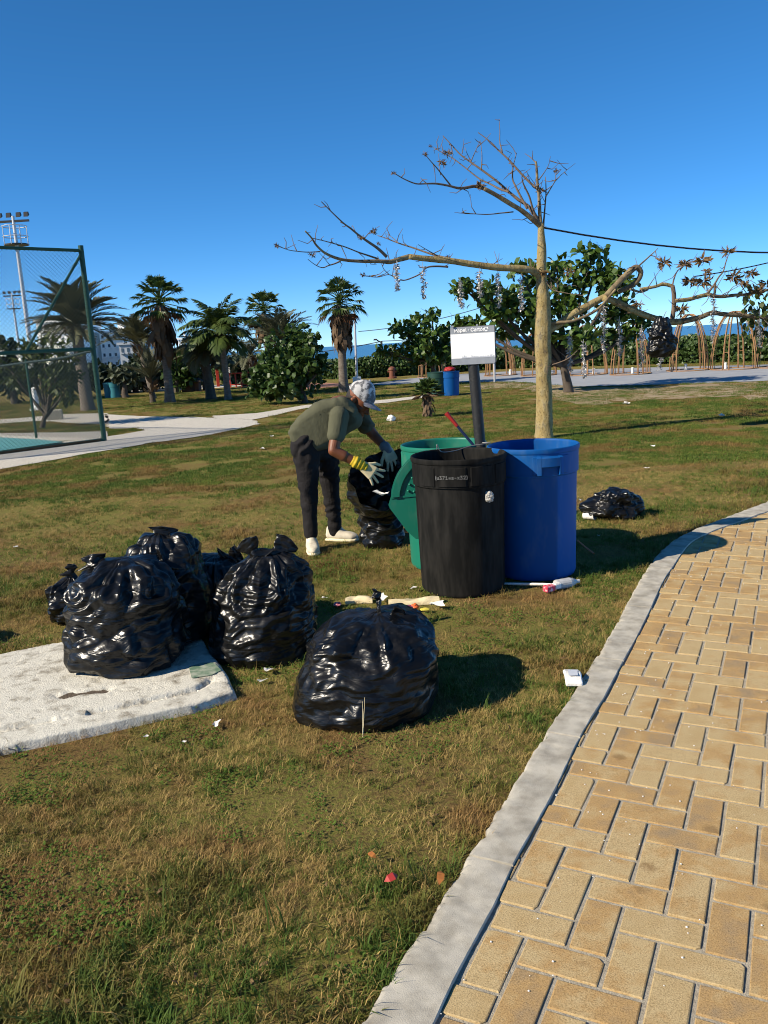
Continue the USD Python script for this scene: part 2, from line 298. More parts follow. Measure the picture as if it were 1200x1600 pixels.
M('fence_green', (.010, .05, .032), (.02, .065, .045), scale=10, rough=.5); M('fence_wire', (.006, .02, .02), rough=.6)
M('rust', (.33, .19, .085), (.20, .10, .05), scale=9, rough=.85, bump=.3)
M('galvanised', (.52, .53, .54), (.42, .43, .45), scale=4, rough=.45, metallic=.3)
M('dark_metal', (.03, .03, .03), rough=.5)
M('white_wall', (.85, .84, .80), (.78, .77, .73), scale=.4, rough=.8); M('grey_wall', (.34, .36, .38), rough=.7); M('window_glass', (.05, .07, .09), rough=.15, spec=.6)
M('stone_block', (.42, .39, .31), (.30, .27, .2), scale=8, rough=.9, bump=.5); M('hut_roof', (.05, .035, .025), rough=.9); M('hut_wall', (.10, .055, .035), rough=.85)
M('red_paint', (.45, .05, .035), rough=.5); M('teal_plastic', (.02, .13, .16), rough=.5); M('cable', (.02, .022, .025), rough=.6); M('hydrant', (.16, .06, .035), rough=.6)
# person
M('skin', (.19, .066, .03), (.14, .046, .02), scale=14, rough=.5, spec=.35)
M('hair', (.012, .009, .008), (.03, .024, .02), scale=90, rough=.7)
M('shirt', (.092, .092, .058), (.072, .072, .046), scale=10, rough=.9, spec=.1, bump=.3, bscale=9, bdist=.03, stretch=(1, 1, .5))
M('trousers', (.012, .011, .012), (.018, .016, .016), scale=10, rough=.85, spec=.15, bump=.5, bscale=13, bdist=.03)
M('shoe_cream', (.62, .56, .44), (.44, .39, .30), scale=22, rough=.7); M('shoe_sole', (.7, .62, .42), rough=.7)
M('glove_cream', (.62, .53, .33), (.48, .40, .24), scale=22, rough=.85); M('glove_cuff', (.62, .43, .025), (.5, .33, .02), scale=60, rough=.7); M('glove_grey', (.13, .14, .15), rough=.8)
M('cap', (.44, .43, .42), (.10, .10, .105), scale=24, rough=.85, contrast=(.47, .57)); M('cap_brim', (.28, .28, .31), (.11, .11, .13), scale=40, rough=.85)

# ------------------------------------------------------------------ the setting: ground, lawn, paths, kerb, pavement, sea
shore = [(15 - 10.7 * 90, 49 + 14.3 * 90), (15 + 10.7 * 9, 49 - 14.3 * 9)]
ground_poly = Polygon([shore[0], shore[1], (60, -80), (-1400, -80), (-1400, 1336)])
obj('lawn_ground', polygon_sheet(ground_poly, LAWN), 'lawn', kind='structure')
obj('sea', (np.array([[-3000, -50, -1.2], [9000, -50, -1.2], [9000, 16000, -1.2], [-3000, 16000, -1.2]], float), quads([[0, 1, 2, 3]])), 'sea', kind='structure')

kl = [(540, 1630), (560, 1596), (640, 1481), (701, 1383), (736, 1335), (757, 1300), (802, 1223), (850, 1150), (883, 1100), (930, 1030), (950, 997), (970, 960), (993, 918), (1013, 884), (1038, 853), (1064, 836), (1106, 819), (1172, 794), (1200, 783), (1300, 752), (1420, 722)]
kr = [(664, 1630), (680, 1598), (720, 1513), (773, 1415), (803, 1351), (832, 1300), (870, 1230), (908, 1150), (943, 1093), (967, 1047), (993, 1000), (1013, 960), (1036, 910), (1053, 884), (1075, 853), (1095, 839), (1129, 825), (1160, 814), (1200, 800), (1300, 769), (1420, 737)]
KL = [g(*p) for p in kl]; KR = [g(*p) for p in kr]
KL.insert(0, KL[0] + (KL[0] - KL[2]) * 3.0); KR.insert(0, KR[0] + (KR[0] - KR[2]) * 3.0)
KL, KR = np.array(KL), np.array(KR)
def resample(c, n):
    s = np.r_[0, np.cumsum(np.linalg.norm(np.diff(c, axis=0), axis=1))]; t = np.linspace(0, s[-1], n)
    return np.stack([np.interp(t, s, c[:, k]) for k in (0, 1)], 1)
NK = 700
sKL = smooth_path(np.c_[KL, np.zeros(len(KL))], 8)[:, :2]; sKR = smooth_path(np.c_[KR, np.zeros(len(KR))], 8)[:, :2]
cKR = resample(sKR, NK)
# pair every right-edge point with the nearest left-edge point so that the kerb has one cross-section per station
dl = resample(sKL, 4000)
ix = np.array([np.argmin(((dl - p) ** 2).sum(1)) for p in cKR]); ix = np.maximum.accumulate(ix); cKL = dl[ix]
cKL = np.stack([np.convolve(np.pad(cKL[:, k], 30, mode='reflect', reflect_type='odd'), np.ones(61) / 61, 'valid') for k in (0, 1)], 1)
cut_pts = [(740, 1342), (880, 1150), (951, 1031), (999, 949), (1030, 889), (1085, 838), (1165, 806), (1260, 772)]
cuts = sorted({int(np.argmin(((.5 * (cKL + cKR) - g(*p)) ** 2).sum(1))) for p in cut_pts})
cuts = [0, max(cuts[0] - 190, 20)] + cuts + [NK - 1]
kerb = setting('kerb'); KT = .007
for a, b in zip(cuts[:-1], cuts[1:]):
    i = np.arange(a, b + 1); L, R = cKL[i].copy(), cKR[i].copy(); t = L - R; w = np.linalg.norm(t, axis=1, keepdims=True); t /= w
    q = np.c_[L * 9, np.zeros(len(L))]
    L += t * ((meshkit.fbm(q * 1.3, 5, 3) - .5) * .018)[:, None]
    d = np.gradient(R, axis=0); d /= np.linalg.norm(d, axis=1, keepdims=True)
    for e, s in ((0, 1), (-1, -1)):                      # the joint between two stones
        L[e] += s * d[e] * .005; R[e] += s * d[e] * .005
    us = [0, .0, .012, .12, .3, .5, .7, .88, .965, 1.0, 1.0]; zs = [-.12, -.004, 0, 0, 0, 0, 0, 0, -.004, -.016, -.12]
    rows = []
    for u, z in zip(us, zs):
        p = R + (L - R) * u; zz = KT + z + (meshkit.fbm(np.c_[p * 12, np.full(len(p), 2.)], 3, 5) - .5) * .007 + (meshkit.noise(np.c_[p * 40, np.zeros(len(p))], 8) - .5) * .003
        if u > .95: zz -= np.maximum(meshkit.fbm(np.c_[p * 20, np.full(len(p), 4.)], 3, 11) - .56, 0) * .09
        rows.append(np.c_[p, zz])
    V = np.array(rows); n, m = V.shape[:2]; F = grid_faces(n, m)
    V2 = V.reshape(-1, 3); caps = []
    for e, flip in ((0, 1), (m - 1, -1)):
        k = np.arange(1, n - 1); f = np.stack([np.zeros(len(k), int) * m + e, k * m + e, (k + 1) * m + e], 1); caps.append(f[:, ::flip])
    obj('kerb_stone', (V2, np.vstack([F, *caps])), 'kerb', kerb, smooth=30)
pave_poly = Polygon(np.vstack([cKR, [(9, 8.6), (9, -1.5), (cKR[0][0], -1.5)]])).buffer(-.003)
pave_poly = max(pave_poly.geoms, key=lambda a: a.area) if hasattr(pave_poly, 'geoms') else pave_poly
pavement = setting('pavement')
obj('joint_sand', polygon_sheet(pave_poly.buffer(.018), -.0048), 'joint', pavement)
A0 = -.46253; eu = np.array([math.cos(A0), math.sin(A0)]); ev = np.array([-eu[1], eu[0]]) * 1.02096; PO = np.array([.77867, 2.17021]); PW = .105
def prism(c, top, ch, bottom):
    "a low stone with chamfered upper edges from a convex outline"
    c = np.asarray(c); n = len(c); pc = c.mean(0)
    e = np.roll(c, -1, 0) - c; nl = np.stack([-e[:, 1], e[:, 0]], 1); nl /= np.linalg.norm(nl, axis=1, keepdims=True)
    inn = []
    for k in range(n):
        a, b = nl[k - 1], nl[k]; s = a + b; s = s / max((s @ b), .35); inn.append(c[k] + s * ch)
    inn = np.array(inn)
    V = np.vstack([np.c_[c, np.full(n, bottom)], np.c_[c, np.full(n, top - ch * .55)], np.c_[inn, np.full(n, top)]])
    F = []
    for r in range(2):
        for k in range(n):
            k1 = (k + 1) % n; F += [[r * n + k, r * n + k1, (r + 1) * n + k1], [r * n + k, (r + 1) * n + k1, (r + 1) * n + k]]
    for k in range(1, n - 1): F.append([2 * n, 2 * n + k, 2 * n + k + 1])
    return V, np.array(F)
rr = rng_of(4); bricks = []
for i in range(-60, 90):
    for j in range(-60, 120):
        # herringbone: steps of (-1, 1) with a period of four
        if (i + j) % 4 == 0: rect = (i, j, i + 2, j + 1)
        elif (i + j) % 4 == 2 and True: rect = (i, j, i + 1, j + 2)
        else: continue
        bricks.append(rect)
def brick_ok(): pass
def lattice(u, v): return PO + PW * (u * eu + v * ev)
# H bricks at (0,0), (-1,1), (-1,-3), (0,-4): i + j = 0 mod 4 ; V bricks at (0,-2), (1,-3): i + j = -2 mod 4
gap = .0062; named, rest = [], []
for (u0, v0, u1, v1) in bricks:
    c0 = lattice((u0 + u1) / 2, (v0 + v1) / 2)
    if not (-1 < c0[1] < 8.6 and -1 < c0[0] < 7): continue
    q = np.array([lattice(u0, v0), lattice(u1, v0), lattice(u1, v1), lattice(u0, v1)])
    p = Polygon(q)
    if not p.intersects(pave_poly): continue
    r = p.buffer(-gap, join_style=2)
    if not pave_poly.contains(r):
        r = r.intersection(pave_poly)
        if r.is_empty: continue
        if hasattr(r, 'geoms'): r = max(r.geoms, key=lambda a: a.area if hasattr(a, 'area') else 0)
        r = r.simplify(.004)
    if r.is_empty or r.area < 4e-4 or r.geom_type != 'Polygon': continue
    co = np.array(shapely.geometry.polygon.orient(r).exterior.coords)[:-1]
    cc = co.mean(0); dz = rr.normal(0, .0008); tx, ty = rr.normal(0, .006, 2); ang = rr.normal(0, .008)
    co = cc + (co - cc) @ np.array([[math.cos(ang), math.sin(ang)], [-math.sin(ang), math.cos(ang)]])
    if rr.random() < .3 and len(co) == 4:                # a chipped corner
        kq = rr.integers(0, 4); a_, b_, c_ = co[kq - 1], co[kq], co[(kq + 1) % 4]; e0, e1 = rr.uniform(.004, .016, 2)
        co = np.insert(np.delete(co, kq, 0), kq, [b_ + (a_ - b_) / np.linalg.norm(a_ - b_) * e0, b_ + (c_ - b_) / np.linalg.norm(c_ - b_) * e1], 0)
    V, F = prism(co, 0.0, rr.uniform(.0018, .0036), -.03)
    V[:, 2] += dz + tx * (V[:, 0] - cc[0]) + ty * (V[:, 1] - cc[1])
    # distance on the picture decides which are single stones
    d = np.array([cc[0], cc[1], -EYE]); w = d @ _F; X = 600 + FPX * (d @ _R) / w; Yp = 800 - FPX * (d @ _U) / w
    inside = w > .3 and -40 < X < 1240 and Yp < 1650
    (named if inside else rest).append((np.hypot(*cc), V, F))
named.sort(key=lambda a: a[0])
rest += named[300:]
for _, V, F in named[:300]: obj('brick', (V, F), 'paver', pavement, smooth=False)
if rest: obj('further_bricks', cat_mesh([(V, F) for _, V, F in rest]), 'paver', pavement, smooth=False, kind='stuff')
print('bricks', len(named), len(rest))

# grit on the paving
rr = rng_of(19); n = 420; k = rr.integers(20, NK - 20, n); off = rr.exponential(.28, n); dd_ = cKR[k] - cKL[k]; dd_ /= np.linalg.norm(dd_, axis=1, keepdims=True); gp0 = cKR[k] + dd_ * off[:, None] + rr.normal(0, .05, (n, 2)); oc0 = trimesh.creation.icosahedron()
obj('paving_grit', cat_mesh([(np.array(oc0.vertices) * rr.uniform(.001, .0035) * [1, 1, .7] + [*p, .002], np.array(oc0.faces)) for p in gp0 if pave_poly.contains(Point(p))]), 'paper_white', smooth=False, label='loose pale grit lying on the yellow paving', cat='grit', kind='stuff')
# the white shell paths, the court, the verge, the promenade
def px_poly(pts): return Polygon([g(*p) for p in pts]).buffer(0)
shell_main = wobbly(px_poly([(-260, 742), (-260, 800), (0, 733), (150, 705), (250, 690), (330, 678), (404, 662), (396, 655), (330, 652), (240, 650), (166, 647), (166, 668), (215, 668), (225, 672), (166, 681), (90, 690), (0, 707)]), .2, .12, 2)
shell_back = wobbly(px_poly([(-200, 672), (-200, 660), (0, 655), (100, 647), (168, 645), (168, 663), (120, 661), (60, 657), (0, 661)]), .3, .15, 4)
shell_inner = wobbly(px_poly([(0, 686), (-120, 692), (-120, 680), (0, 676), (100, 675), (166, 673), (166, 684), (90, 688)]), .3, .05, 6)
shell_thin = wobbly(px_poly([(330, 653), (396, 655), (480, 637), (600, 629), (700, 616), (720, 612), (700, 613), (600, 624), (480, 632), (400, 645), (330, 649)]), .4, .1, 8)
for p in (shell_main, shell_back, shell_thin): obj('shell_path', polygon_sheet(p, LAWN + .012), 'shell_gravel', kind='structure')
obj('shell_path', polygon_sheet(shell_inner.difference(shell_main.buffer(.02)), LAWN + .012) if shell_inner.difference(shell_main.buffer(.02)).geom_type == 'Polygon' else polygon_sheet(max(shell_inner.difference(shell_main.buffer(.02)).geoms, key=lambda a: a.area), LAWN + .012), 'shell_gravel', kind='structure')
court_poly = px_poly([(0, 705), (100, 691), (60, 687), (0, 684), (-160, 690), (-200, 735)])
obj('court_floor', polygon_sheet(court_poly, LAWN + .03), 'court_paint', kind='structure')
prom_poly = Polygon([g(560, 602), g(700, 597), g(800, 595.5), g(900, 603), g(1000, 601), g(1200, 594), g(1330, 590), g(1330, 563), g(1200, 569), g(1000, 574), g(800, 579.5), g(700, 585), g(640, 591)])
obj('promenade', polygon_sheet(prom_poly, LAWN + .006), 'promenade', kind='structure')
sand1 = wobbly(px_poly([(735, 598), (800, 596.5), (905, 605), (1000, 603), (1200, 596), (1330, 592), (1330, 602), (1330, 618), (1200, 622), (1100, 618), (1000, 624), (900, 632), (865, 626), (850, 612), (800, 606), (740, 606)]), .3, .5, 3)
obj('sandy_verge', polygon_sheet(sand1, LAWN + .010), 'sand', kind='structure')
red_poly = px_poly([(420, 611), (470, 609), (530, 603), (560, 600), (500, 597), (440, 601)])
obj('red_path', polygon_sheet(red_poly, LAWN + .008), 'red_paving', kind='structure')
back_walk = px_poly([(180, 615), (420, 601), (420, 597), (180, 609)])
obj('pale_path', polygon_sheet(back_walk, LAWN + .008), 'shell_gravel', kind='structure')

# ------------------------------------------------------------------ white concrete slab under the bags
slab_px = [(-330, 1062), (0, 1021), (96, 1002), (200, 988), (285, 972), (318, 1000), (340, 1034), (357, 1056), (366, 1076), (300, 1097), (200, 1119), (100, 1141), (0, 1161), (-330, 1245)]
SZ = .032
slab_poly = Polygon([g(x, y, SZ) for x, y in slab_px])
def slab_mesh():
    p = wobbly(wobbly(slab_poly, .05, .016, 5), .012, .006, 9)
    x0, y0, x1, y1 = p.bounds; st = .013
    X, Y = np.meshgrid(np.arange(x0 - st, x1 + st, st), np.arange(y0 - st, y1 + st, st), indexing='ij'); X, Y = X.ravel(), Y.ravel()
    d = shapely.distance(shapely.points(X, Y), p.exterior); ins = shapely.contains_xy(p, X, Y)
    keep = ins & (d > st * .6)
    ring = np.array(p.segmentize(.02).exterior.coords)[:-1]
    pts = np.vstack([ring, np.stack([X[keep], Y[keep]], 1)])
    from scipy.spatial import Delaunay
    T = Delaunay(pts).simplices
    cen = pts[T].mean(1); T = T[shapely.contains_xy(p, cen[:, 0], cen[:, 1])]
    a = pts[T]; cr = (a[:, 1, 0] - a[:, 0, 0]) * (a[:, 2, 1] - a[:, 0, 1]) - (a[:, 1, 1] - a[:, 0, 1]) * (a[:, 2, 0] - a[:, 0, 0])
    T = np.where(cr[:, None] < 0, T[:, ::-1], T)
    dd = shapely.distance(shapely.points(pts), p.exterior)
    z = SZ + (meshkit.fbm(np.c_[pts * 3, np.zeros(len(pts))], 3, 3) - .5) * .004
    pit = meshkit.fbm(np.c_[pts * 60, np.ones(len(pts))], 2, 6); z -= np.clip(pit - .72, 0, .03) * .12
    # the broken step along the front edge, and one deep hole
    fr = LineString([g(-330, 1214, SZ), g(0, 1137, SZ), g(180, 1104, SZ), g(305, 1075, SZ), g(330, 1060, SZ)]); df = shapely.distance(shapely.points(pts), fr)
    z -= np.where((pts[:, 1] < np.interp(pts[:, 0], *np.array(fr.coords).T)), .010, 0) + .020 * np.exp(-(df / .011) ** 2) * (meshkit.noise(np.c_[pts * 5, np.zeros(len(pts))], 2) > .35)
    h0, h1 = g(90, 1087, SZ), g(165, 1078, SZ); hd = shapely.distance(shapely.points(pts), LineString([h0, h1])) + (meshkit.noise(np.c_[pts * 30, np.zeros(len(pts))], 4) - .5) * .035
    z -= .012 / (1 + np.exp((hd - .024) / .005))
    z -= .007 * np.exp(-dd / .006) + .012 * np.clip(meshkit.fbm(np.c_[pts * 16, np.full(len(pts), 3.)], 3, 8) - .45, 0, 1) * np.exp(-dd / .05)
    n = len(pts); m = len(ring)
    V = np.vstack([np.c_[pts, z], np.c_[ring + (ring - ring.mean(0)) * .012, np.full(m, LAWN - .02)]])
    k = np.arange(m); k1 = (k + 1) % m
    ar = Polygon(ring).exterior.is_ccw
    S = np.vstack([np.stack([n + k, n + k1, k1], 1), np.stack([n + k, k1, k], 1)]); S = S if ar else S[:, ::-1]
    return V, np.vstack([T, S])
slab = thing('concrete_slab', 'broken white painted concrete slab lying in the grass under the bin bags', 'slab')
obj('slab_top', slab_mesh(), 'white_slab', slab, smooth=40)
hp = [g(x, y, SZ) for x, y in [(90, 1088), (105, 1081), (130, 1076), (160, 1074), (172, 1079), (150, 1086), (125, 1092), (105, 1094)]]
obj('dirt_hole', polygon_sheet(wobbly(Polygon(hp), .01, .006, 3), SZ - .006), 'slab_hole', slab)
gp_ = wobbly(Polygon([g(x, y, SZ) for x, y in [(296, 1042), (318, 1036), (336, 1036), (346, 1048), (330, 1056), (300, 1060)]]), .015, .012, 6)
obj('green_stain', polygon_sheet(gp_, SZ + .004), 'slab_green', slab)

def sheet(c, s, seed, n=6):
    "a torn, folded scrap lying loosely on the grass"
    r = rng_of(seed); u, v = np.meshgrid(np.linspace(-1, 1, n), np.linspace(-1, 1, n), indexing='ij'); rad = np.hypot(u, v); a = np.arctan2(v, u); k = 1 - .5 * meshkit.noise(np.stack([np.cos(a) * 2.2, np.sin(a) * 2.2, u * 0 + seed], -1), seed)
    d = rand_unit(3, r); P = np.stack([u * s * k, v * s * r.uniform(.45, .8) * k, u * 0], -1); ang = r.uniform(0, 6.28)
    P[..., 2] = s * .5 * sum(.35 * np.abs(u * q[0] + v * q[1] + q[2] * .5) for q in d) + .004
    P[..., :2] = P[..., :2] @ np.array([[math.cos(ang), math.sin(ang)], [-math.sin(ang), math.cos(ang)]])
    return P.reshape(-1, 3) + np.asarray(c), grid_faces(n, n)
# ------------------------------------------------------------------ bin bags
def wrinkle(P, seed, lat=.5, amp=1.0, up=None):
    "sharp folds of thin film: warped triangle waves along random planes, mostly level ones"
    r = rng_of(seed); out = 0
    W = np.stack([meshkit.fbm(P * 5.0, 2, seed + k * 7) - .5 for k in range(3)], -1)
    for k in range(9):
        d = r.normal(size=3); d[2] *= 1.0 + 2.4 * lat; d /= np.linalg.norm(d)
        fr = r.uniform(2.2, 8.5); ph = r.uniform()
        mask = np.clip(meshkit.noise(P * 3.3 + ph * 9, seed + 40 + k) * 2.4 - .75, 0, 1)
        out = out + (tri(fr * (P @ d) + ph + 1.7 * (W @ r.normal(size=3))) - .5) * mask * (1.0 / fr ** .75)
    return out * .045 * amp
def bag_mesh(W, D, H, profile, seed, N=200, Mv=150, lean=(0, 0), lump=.12, gathers=17, lat=.6, amp=1.0, neck_from=.8, square=.0, pleat=.35):
    "profile: (height share, radius share) pairs from bottom to neck"
    pr = np.array(profile, float); s = np.linspace(0, 1, Mv)
    from scipy.interpolate import PchipInterpolator
    t = np.r_[0, np.cumsum(np.hypot(np.diff(pr[:, 0]) * H, np.diff(pr[:, 1]) * W / 2))]; t /= t[-1]
    hz, rad = PchipInterpolator(t, pr[:, 0])(s), PchipInterpolator(t, pr[:, 1])(s)
    a = np.arange(N) / N * 2 * np.pi
    ca, sa = np.cos(a), np.sin(a)
    if square: k = (np.abs(ca) ** 4 + np.abs(sa) ** 4) ** -.25; q = 1 + square * (k - 1); ca, sa = ca * q, sa * q
    P = np.stack([rad[:, None] * ca * W / 2, rad[:, None] * sa * D / 2, np.broadcast_to(hz[:, None] * H, (Mv, N))], -1)
    u = P - np.array([0, 0, H * .45]); u /= np.maximum(np.linalg.norm(u, axis=-1, keepdims=True), 1e-6)
    body = np.clip(rad * 1.6, 0, 1)[:, None]
    P = P + u * ((meshkit.fbm(u * 1.9 + seed, 3, seed) - .5) * 2 * lump * W * .5 * body)[..., None]
    top = np.clip((s - neck_from + .22) / .22, 0, 1)[:, None]
    wob = meshkit.fbm(np.stack([np.broadcast_to(ca * 2, P.shape[:2]), np.broadcast_to(sa * 2, P.shape[:2]), P[..., 2] * 5], -1), 2, seed + 2)
    ga = (tri(a[None] / (2 * np.pi) * gathers + 2.2 * wob) - .5) * top * .16 + (tri(a[None] / (2 * np.pi) * (gathers // 2) + .3 + 1.7 * wob) - .5) * top * .14
    P[..., :2] *= (1 + ga)[..., None]
    P = P + u * (wrinkle(P.reshape(-1, 3), seed, lat, amp).reshape(Mv, N) * (.35 + .65 * body))[..., None]
    # level pleats where the filling drags the film down
    q = np.stack([np.broadcast_to(np.cos(a) * 1.3, P.shape[:2]), np.broadcast_to(np.sin(a) * 1.3, P.shape[:2]), P[..., 2] * 2.5], -1)
    ph = P[..., 2] / H * 9 + 3.2 * meshkit.fbm(q * 1.4, 2, seed + 3) + .5 * np.cos(a + seed); ms = np.clip(meshkit.noise(q * 2.2 + 5, seed + 6) * 2.6 - .8, 0, 1) * np.clip(1.15 - P[..., 2] / H, 0, 1) ** .5 * np.clip(P[..., 2] / H * 8, 0, 1)
    P = P + u * (((tri(ph) - .5) * .015 + (tri(ph * 2.3 + .3) - .5) * .007) * ms * pleat)[..., None]
    zz = np.clip(P[..., 2], 0, None); P[..., 2] = np.where(P[..., 2] < .02, np.maximum(P[..., 2], 0) * .6, P[..., 2])
    P[..., 0] += lean[0] * (zz / H) ** 1.4; P[..., 1] += lean[1] * (zz / H) ** 1.4
    V = P.reshape(-1, 3); F = grid_faces(Mv, N, wrap_m=True)[:, ::-1]
    return V, F
def ear_mesh(base, tip, w0, w1, seed, thick=.012, waist=.4):
    "a twisted, gathered end of film standing up from a tie"
    base, tip = np.asarray(base, float), np.asarray(tip, float); n, m = 22, 22
    s = np.linspace(0, 1, n)[:, None]; a = np.arange(m)[None] / m * 2 * np.pi
    ax = tip - base; L = np.linalg.norm(ax); ax /= L
    x = np.cross(ax, [0, 1, .2]); x /= np.linalg.norm(x); y = np.cross(ax, x)
    sw = np.clip(s, waist, 1); s_ = np.clip(s, 0, waist); w = np.where(s < waist, w0 * (1 - s_ / waist) ** 1.5 + w1 * .45 * (1 - (1 - s_ / waist) ** 1.5), w1 * (.45 + .55 * ((sw - waist) / (1 - waist)) ** .8)) * (1 - .75 * np.clip((s - .86) / .14, 0, 1))
    th = thick * (.6 + 1.4 * (1 - s))
    tw = a + .6 * s
    r = 1 + .35 * (tri(a / (2 * np.pi) * 5 + s * .7) - .5)
    bend = (meshkit.noise(np.c_[s * 3, s * 0, s * 0] + seed, seed)[:, None] - .5) * .25 * L
    P = base + ax * (s * L)[..., None] + x * (np.cos(tw) * w * r / 2 + bend)[..., None] + y * (np.sin(tw) * th * r + bend * .4)[..., None]
    P = P + (wrinkle(P.reshape(-1, 3) * 2.2, seed + 4, .2, .7).reshape(n, m))[..., None] * (x + y)
    V = P.reshape(-1, 3); F = grid_faces(n, m, wrap_m=True)
    V = np.vstack([V, P[0].mean(0), P[-1].mean(0)]); k = np.arange(m); k1 = (k + 1) % m
    return V, np.vstack([F, np.stack([np.full(m, n * m), k1, k], 1), np.stack([np.full(m, n * m + 1), (n - 1) * m + k, (n - 1) * m + k1], 1)])
ROUND = [(0, .0), (.0, .55), (.04, .82), (.16, .98), (.4, 1.0), (.6, .92), (.75, .72), (.86, .42), (.94, .18), (1, .10)]
TALL = [(0, .0), (.0, .6), (.03, .84), (.14, .97), (.35, 1.0), (.55, .95), (.72, .82), (.84, .58), (.92, .34), (.97, .2), (1, .16)]
BOX = [(0, 0), (0, .72), (.03, .93), (.12, 1.0), (.35, .99), (.55, .95), (.72, .88), (.84, .77), (.92, .60), (.97, .36), (1, .02)]
WIDE = [(0, .0), (.0, .70), (.03, .94), (.12, 1.0), (.3, .985), (.5, .93), (.68, .84), (.82, .70), (.92, .52), (.98, .36), (1, .26)]
SQUAT = [(0, .0), (.0, .6), (.05, .82), (.2, .97), (.42, 1.02), (.62, .97), (.78, .8), (.9, .48), (.97, .2), (1, .06)]
def bag(loc, W, D, H, prof, seed, label, ears=(), rotz=0.0, group=None, **kw):
    t = thing('bin_bag', label, 'bin bag', group, (loc[0], loc[1], loc[2]), rotz)
    obj('film', bag_mesh(W, D, H, prof, seed, **kw), 'bag_film', t, smooth=True)
    for k, (b, tp, w0, w1) in enumerate(ears): obj('tied_end', ear_mesh(b, tp, w0, w1, seed + 50 + k), 'bag_film', t, smooth=True)
    return t
# front right bag: broad, with one knotted end sticking up
bag((-.135, 3.50, LAWN),   .60, .64, .40, BOX, 11, 'squat black bin bag with a knotted end standing up, nearest the camera', lat=1.6, amp=1.1, pleat=.6, square=.55, lump=.15, gathers=9, lean=(.08, .03),
    ears=[((.095, .03, .365), (.065, .03, .51), .07, .035), ((.11, .02, .365), (.2, .02, .40), .07, .09)])
# middle bag: tall, two open flaps on top, leaning right
bag((-.675, 4.2, LAWN),   .56, .52, .53, WIDE, 23, 'tall black bin bag with two loose flaps on top, between the pile and squat bag', lat=1.8, amp=.9, pleat=.9, lump=.07, lean=(.07, 0),
    ears=[((.02, -.02, .50), (-.05, -.03, .61), .18, .13), ((.10, 0, .50), (.18, .02, .60), .18, .15)])
# the pile on the slab
bag((-1.34, 4.05, SZ + .004),   .57, .50, .52, BOX, 37, 'biggest black bin bag, standing at the front of the pile on the white slab', lat=.6, amp=1.2, lump=.11, lean=(.03, .05), square=.5, gathers=9,
    ears=[((-.12, .05, .48), (-.13, .05, .545), .2, .13)])
bag((-1.19, 4.42, SZ + .004),   .46, .44, .57, BOX, 41, 'bin bag with bulging crumpled top, right behind the biggest one', lat=.3, amp=1.3, lump=.14, lean=(-.02, .0), square=.4, neck_from=.86,
    ears=[((.0, 0, .54), (.01, 0, .60), .22, .15)])
bag((-1.01, 4.66, LAWN), .44, .42, .43, BOX, 53, 'slumped black bin bag in the shade on the right of the slab pile', lat=.5, amp=1.1, lump=.13, lean=(.04, .0),
    ears=[((.08, 0, .38), (.19, 0, .41), .18, .2)])
bag((-1.92, 4.95, LAWN), .32, .3, .29, ROUND, 61, 'small black bin bag half hidden on the left behind the slab pile', lat=.2, amp=1.4, lump=.16, ears=[((0, 0, .275), (.03, 0, .35), .1, .07)])
bag((-2.95, 4.42, LAWN), .5, .45, .5, TALL, 67, 'black bin bag out on the far left whose shadow falls on the grass', amp=1.0)
# collapsed small bag on the grass by the kerb
bag((1.93, 6.95, LAWN), .48, .36, .25, [(0, 0), (0, .6), (.06, .86), (.25, 1.0), (.5, .92), (.75, .68), (.92, .36), (1, .0)], 71, 'small collapsed black bag alone on the grass right of the barrels', lat=.0, amp=1.0, lump=.3, gathers=7)
# open bag held by the man
def open_bag():
    N, Mv = 150, 90; s = np.linspace(0, 1, Mv); a = np.arange(N) / N * 2 * np.pi
    base = at(598, 838, 6.42); rim = [(540, 742, 6.25), (570, 784, 6.08), (612, 788, 6.08), (642, 745, 6.25), (632, 712, 6.55), (598, 706, 6.65), (566, 722, 6.5)]
    R = smooth_path([at(*p) for p in rim] + [at(*rim[0])], 30); 
    t = np.linspace(0, len(R) - 1, N + 1)[:-1]; R = np.stack([np.interp(t, np.arange(len(R)), R[:, k]) for k in range(3)], 1)
    c = R.mean(0); ang0 = np.arctan2(R[:, 1] - c[1], R[:, 0] - c[0])
    bx, by = base[0], base[1]
    low = np.stack([bx + .15 * np.cos(ang0), by + .14 * np.sin(ang0), np.full(N, LAWN)], 1); mid = np.stack([bx - .015 + .150 * np.cos(ang0), by + .15 * np.sin(ang0), np.full(N, .20)], 1)
    P = []
    for x in s:
        if x < .12: q = np.array([bx, by, LAWN]) + (low - [bx, by, LAWN]) * (x / .12)
        elif x < .5: k = (x - .12) / .38; k2 = math.sin(k * math.pi / 2); q = low * (1 - k) + mid * k; q[:, :2] += (q[:, :2] - [bx, by]) * .12 * math.sin(k * math.pi)
        else: k = (x - .5) / .5; q = mid * (1 - k) + R * k; q[:, :2] += (q[:, :2] - q[:, :2].mean(0)) * .10 * math.sin(k * math.pi)
        P.append(q)
    P = np.array(P); cc = P.mean(1, keepdims=True); u = P - cc; u /= np.maximum(np.linalg.norm(u, axis=-1, keepdims=True), 1e-6)
    P = P + u * ((wrinkle(P.reshape(-1, 3), 83, .8, 1.9).reshape(Mv, N)) * np.clip(s * 5, 0, 1)[:, None])[..., None]
    P[..., 2] += (np.clip((s - .85) / .15, 0, 1)[:, None]) * (meshkit.fbm(P * 7, 2, 5) - .5) * .13
    V = P.reshape(-1, 3); F = grid_faces(Mv, N, wrap_m=True)
    # rubbish deep in the bag closes the view
    return V, F, c
V, F, oc = open_bag()
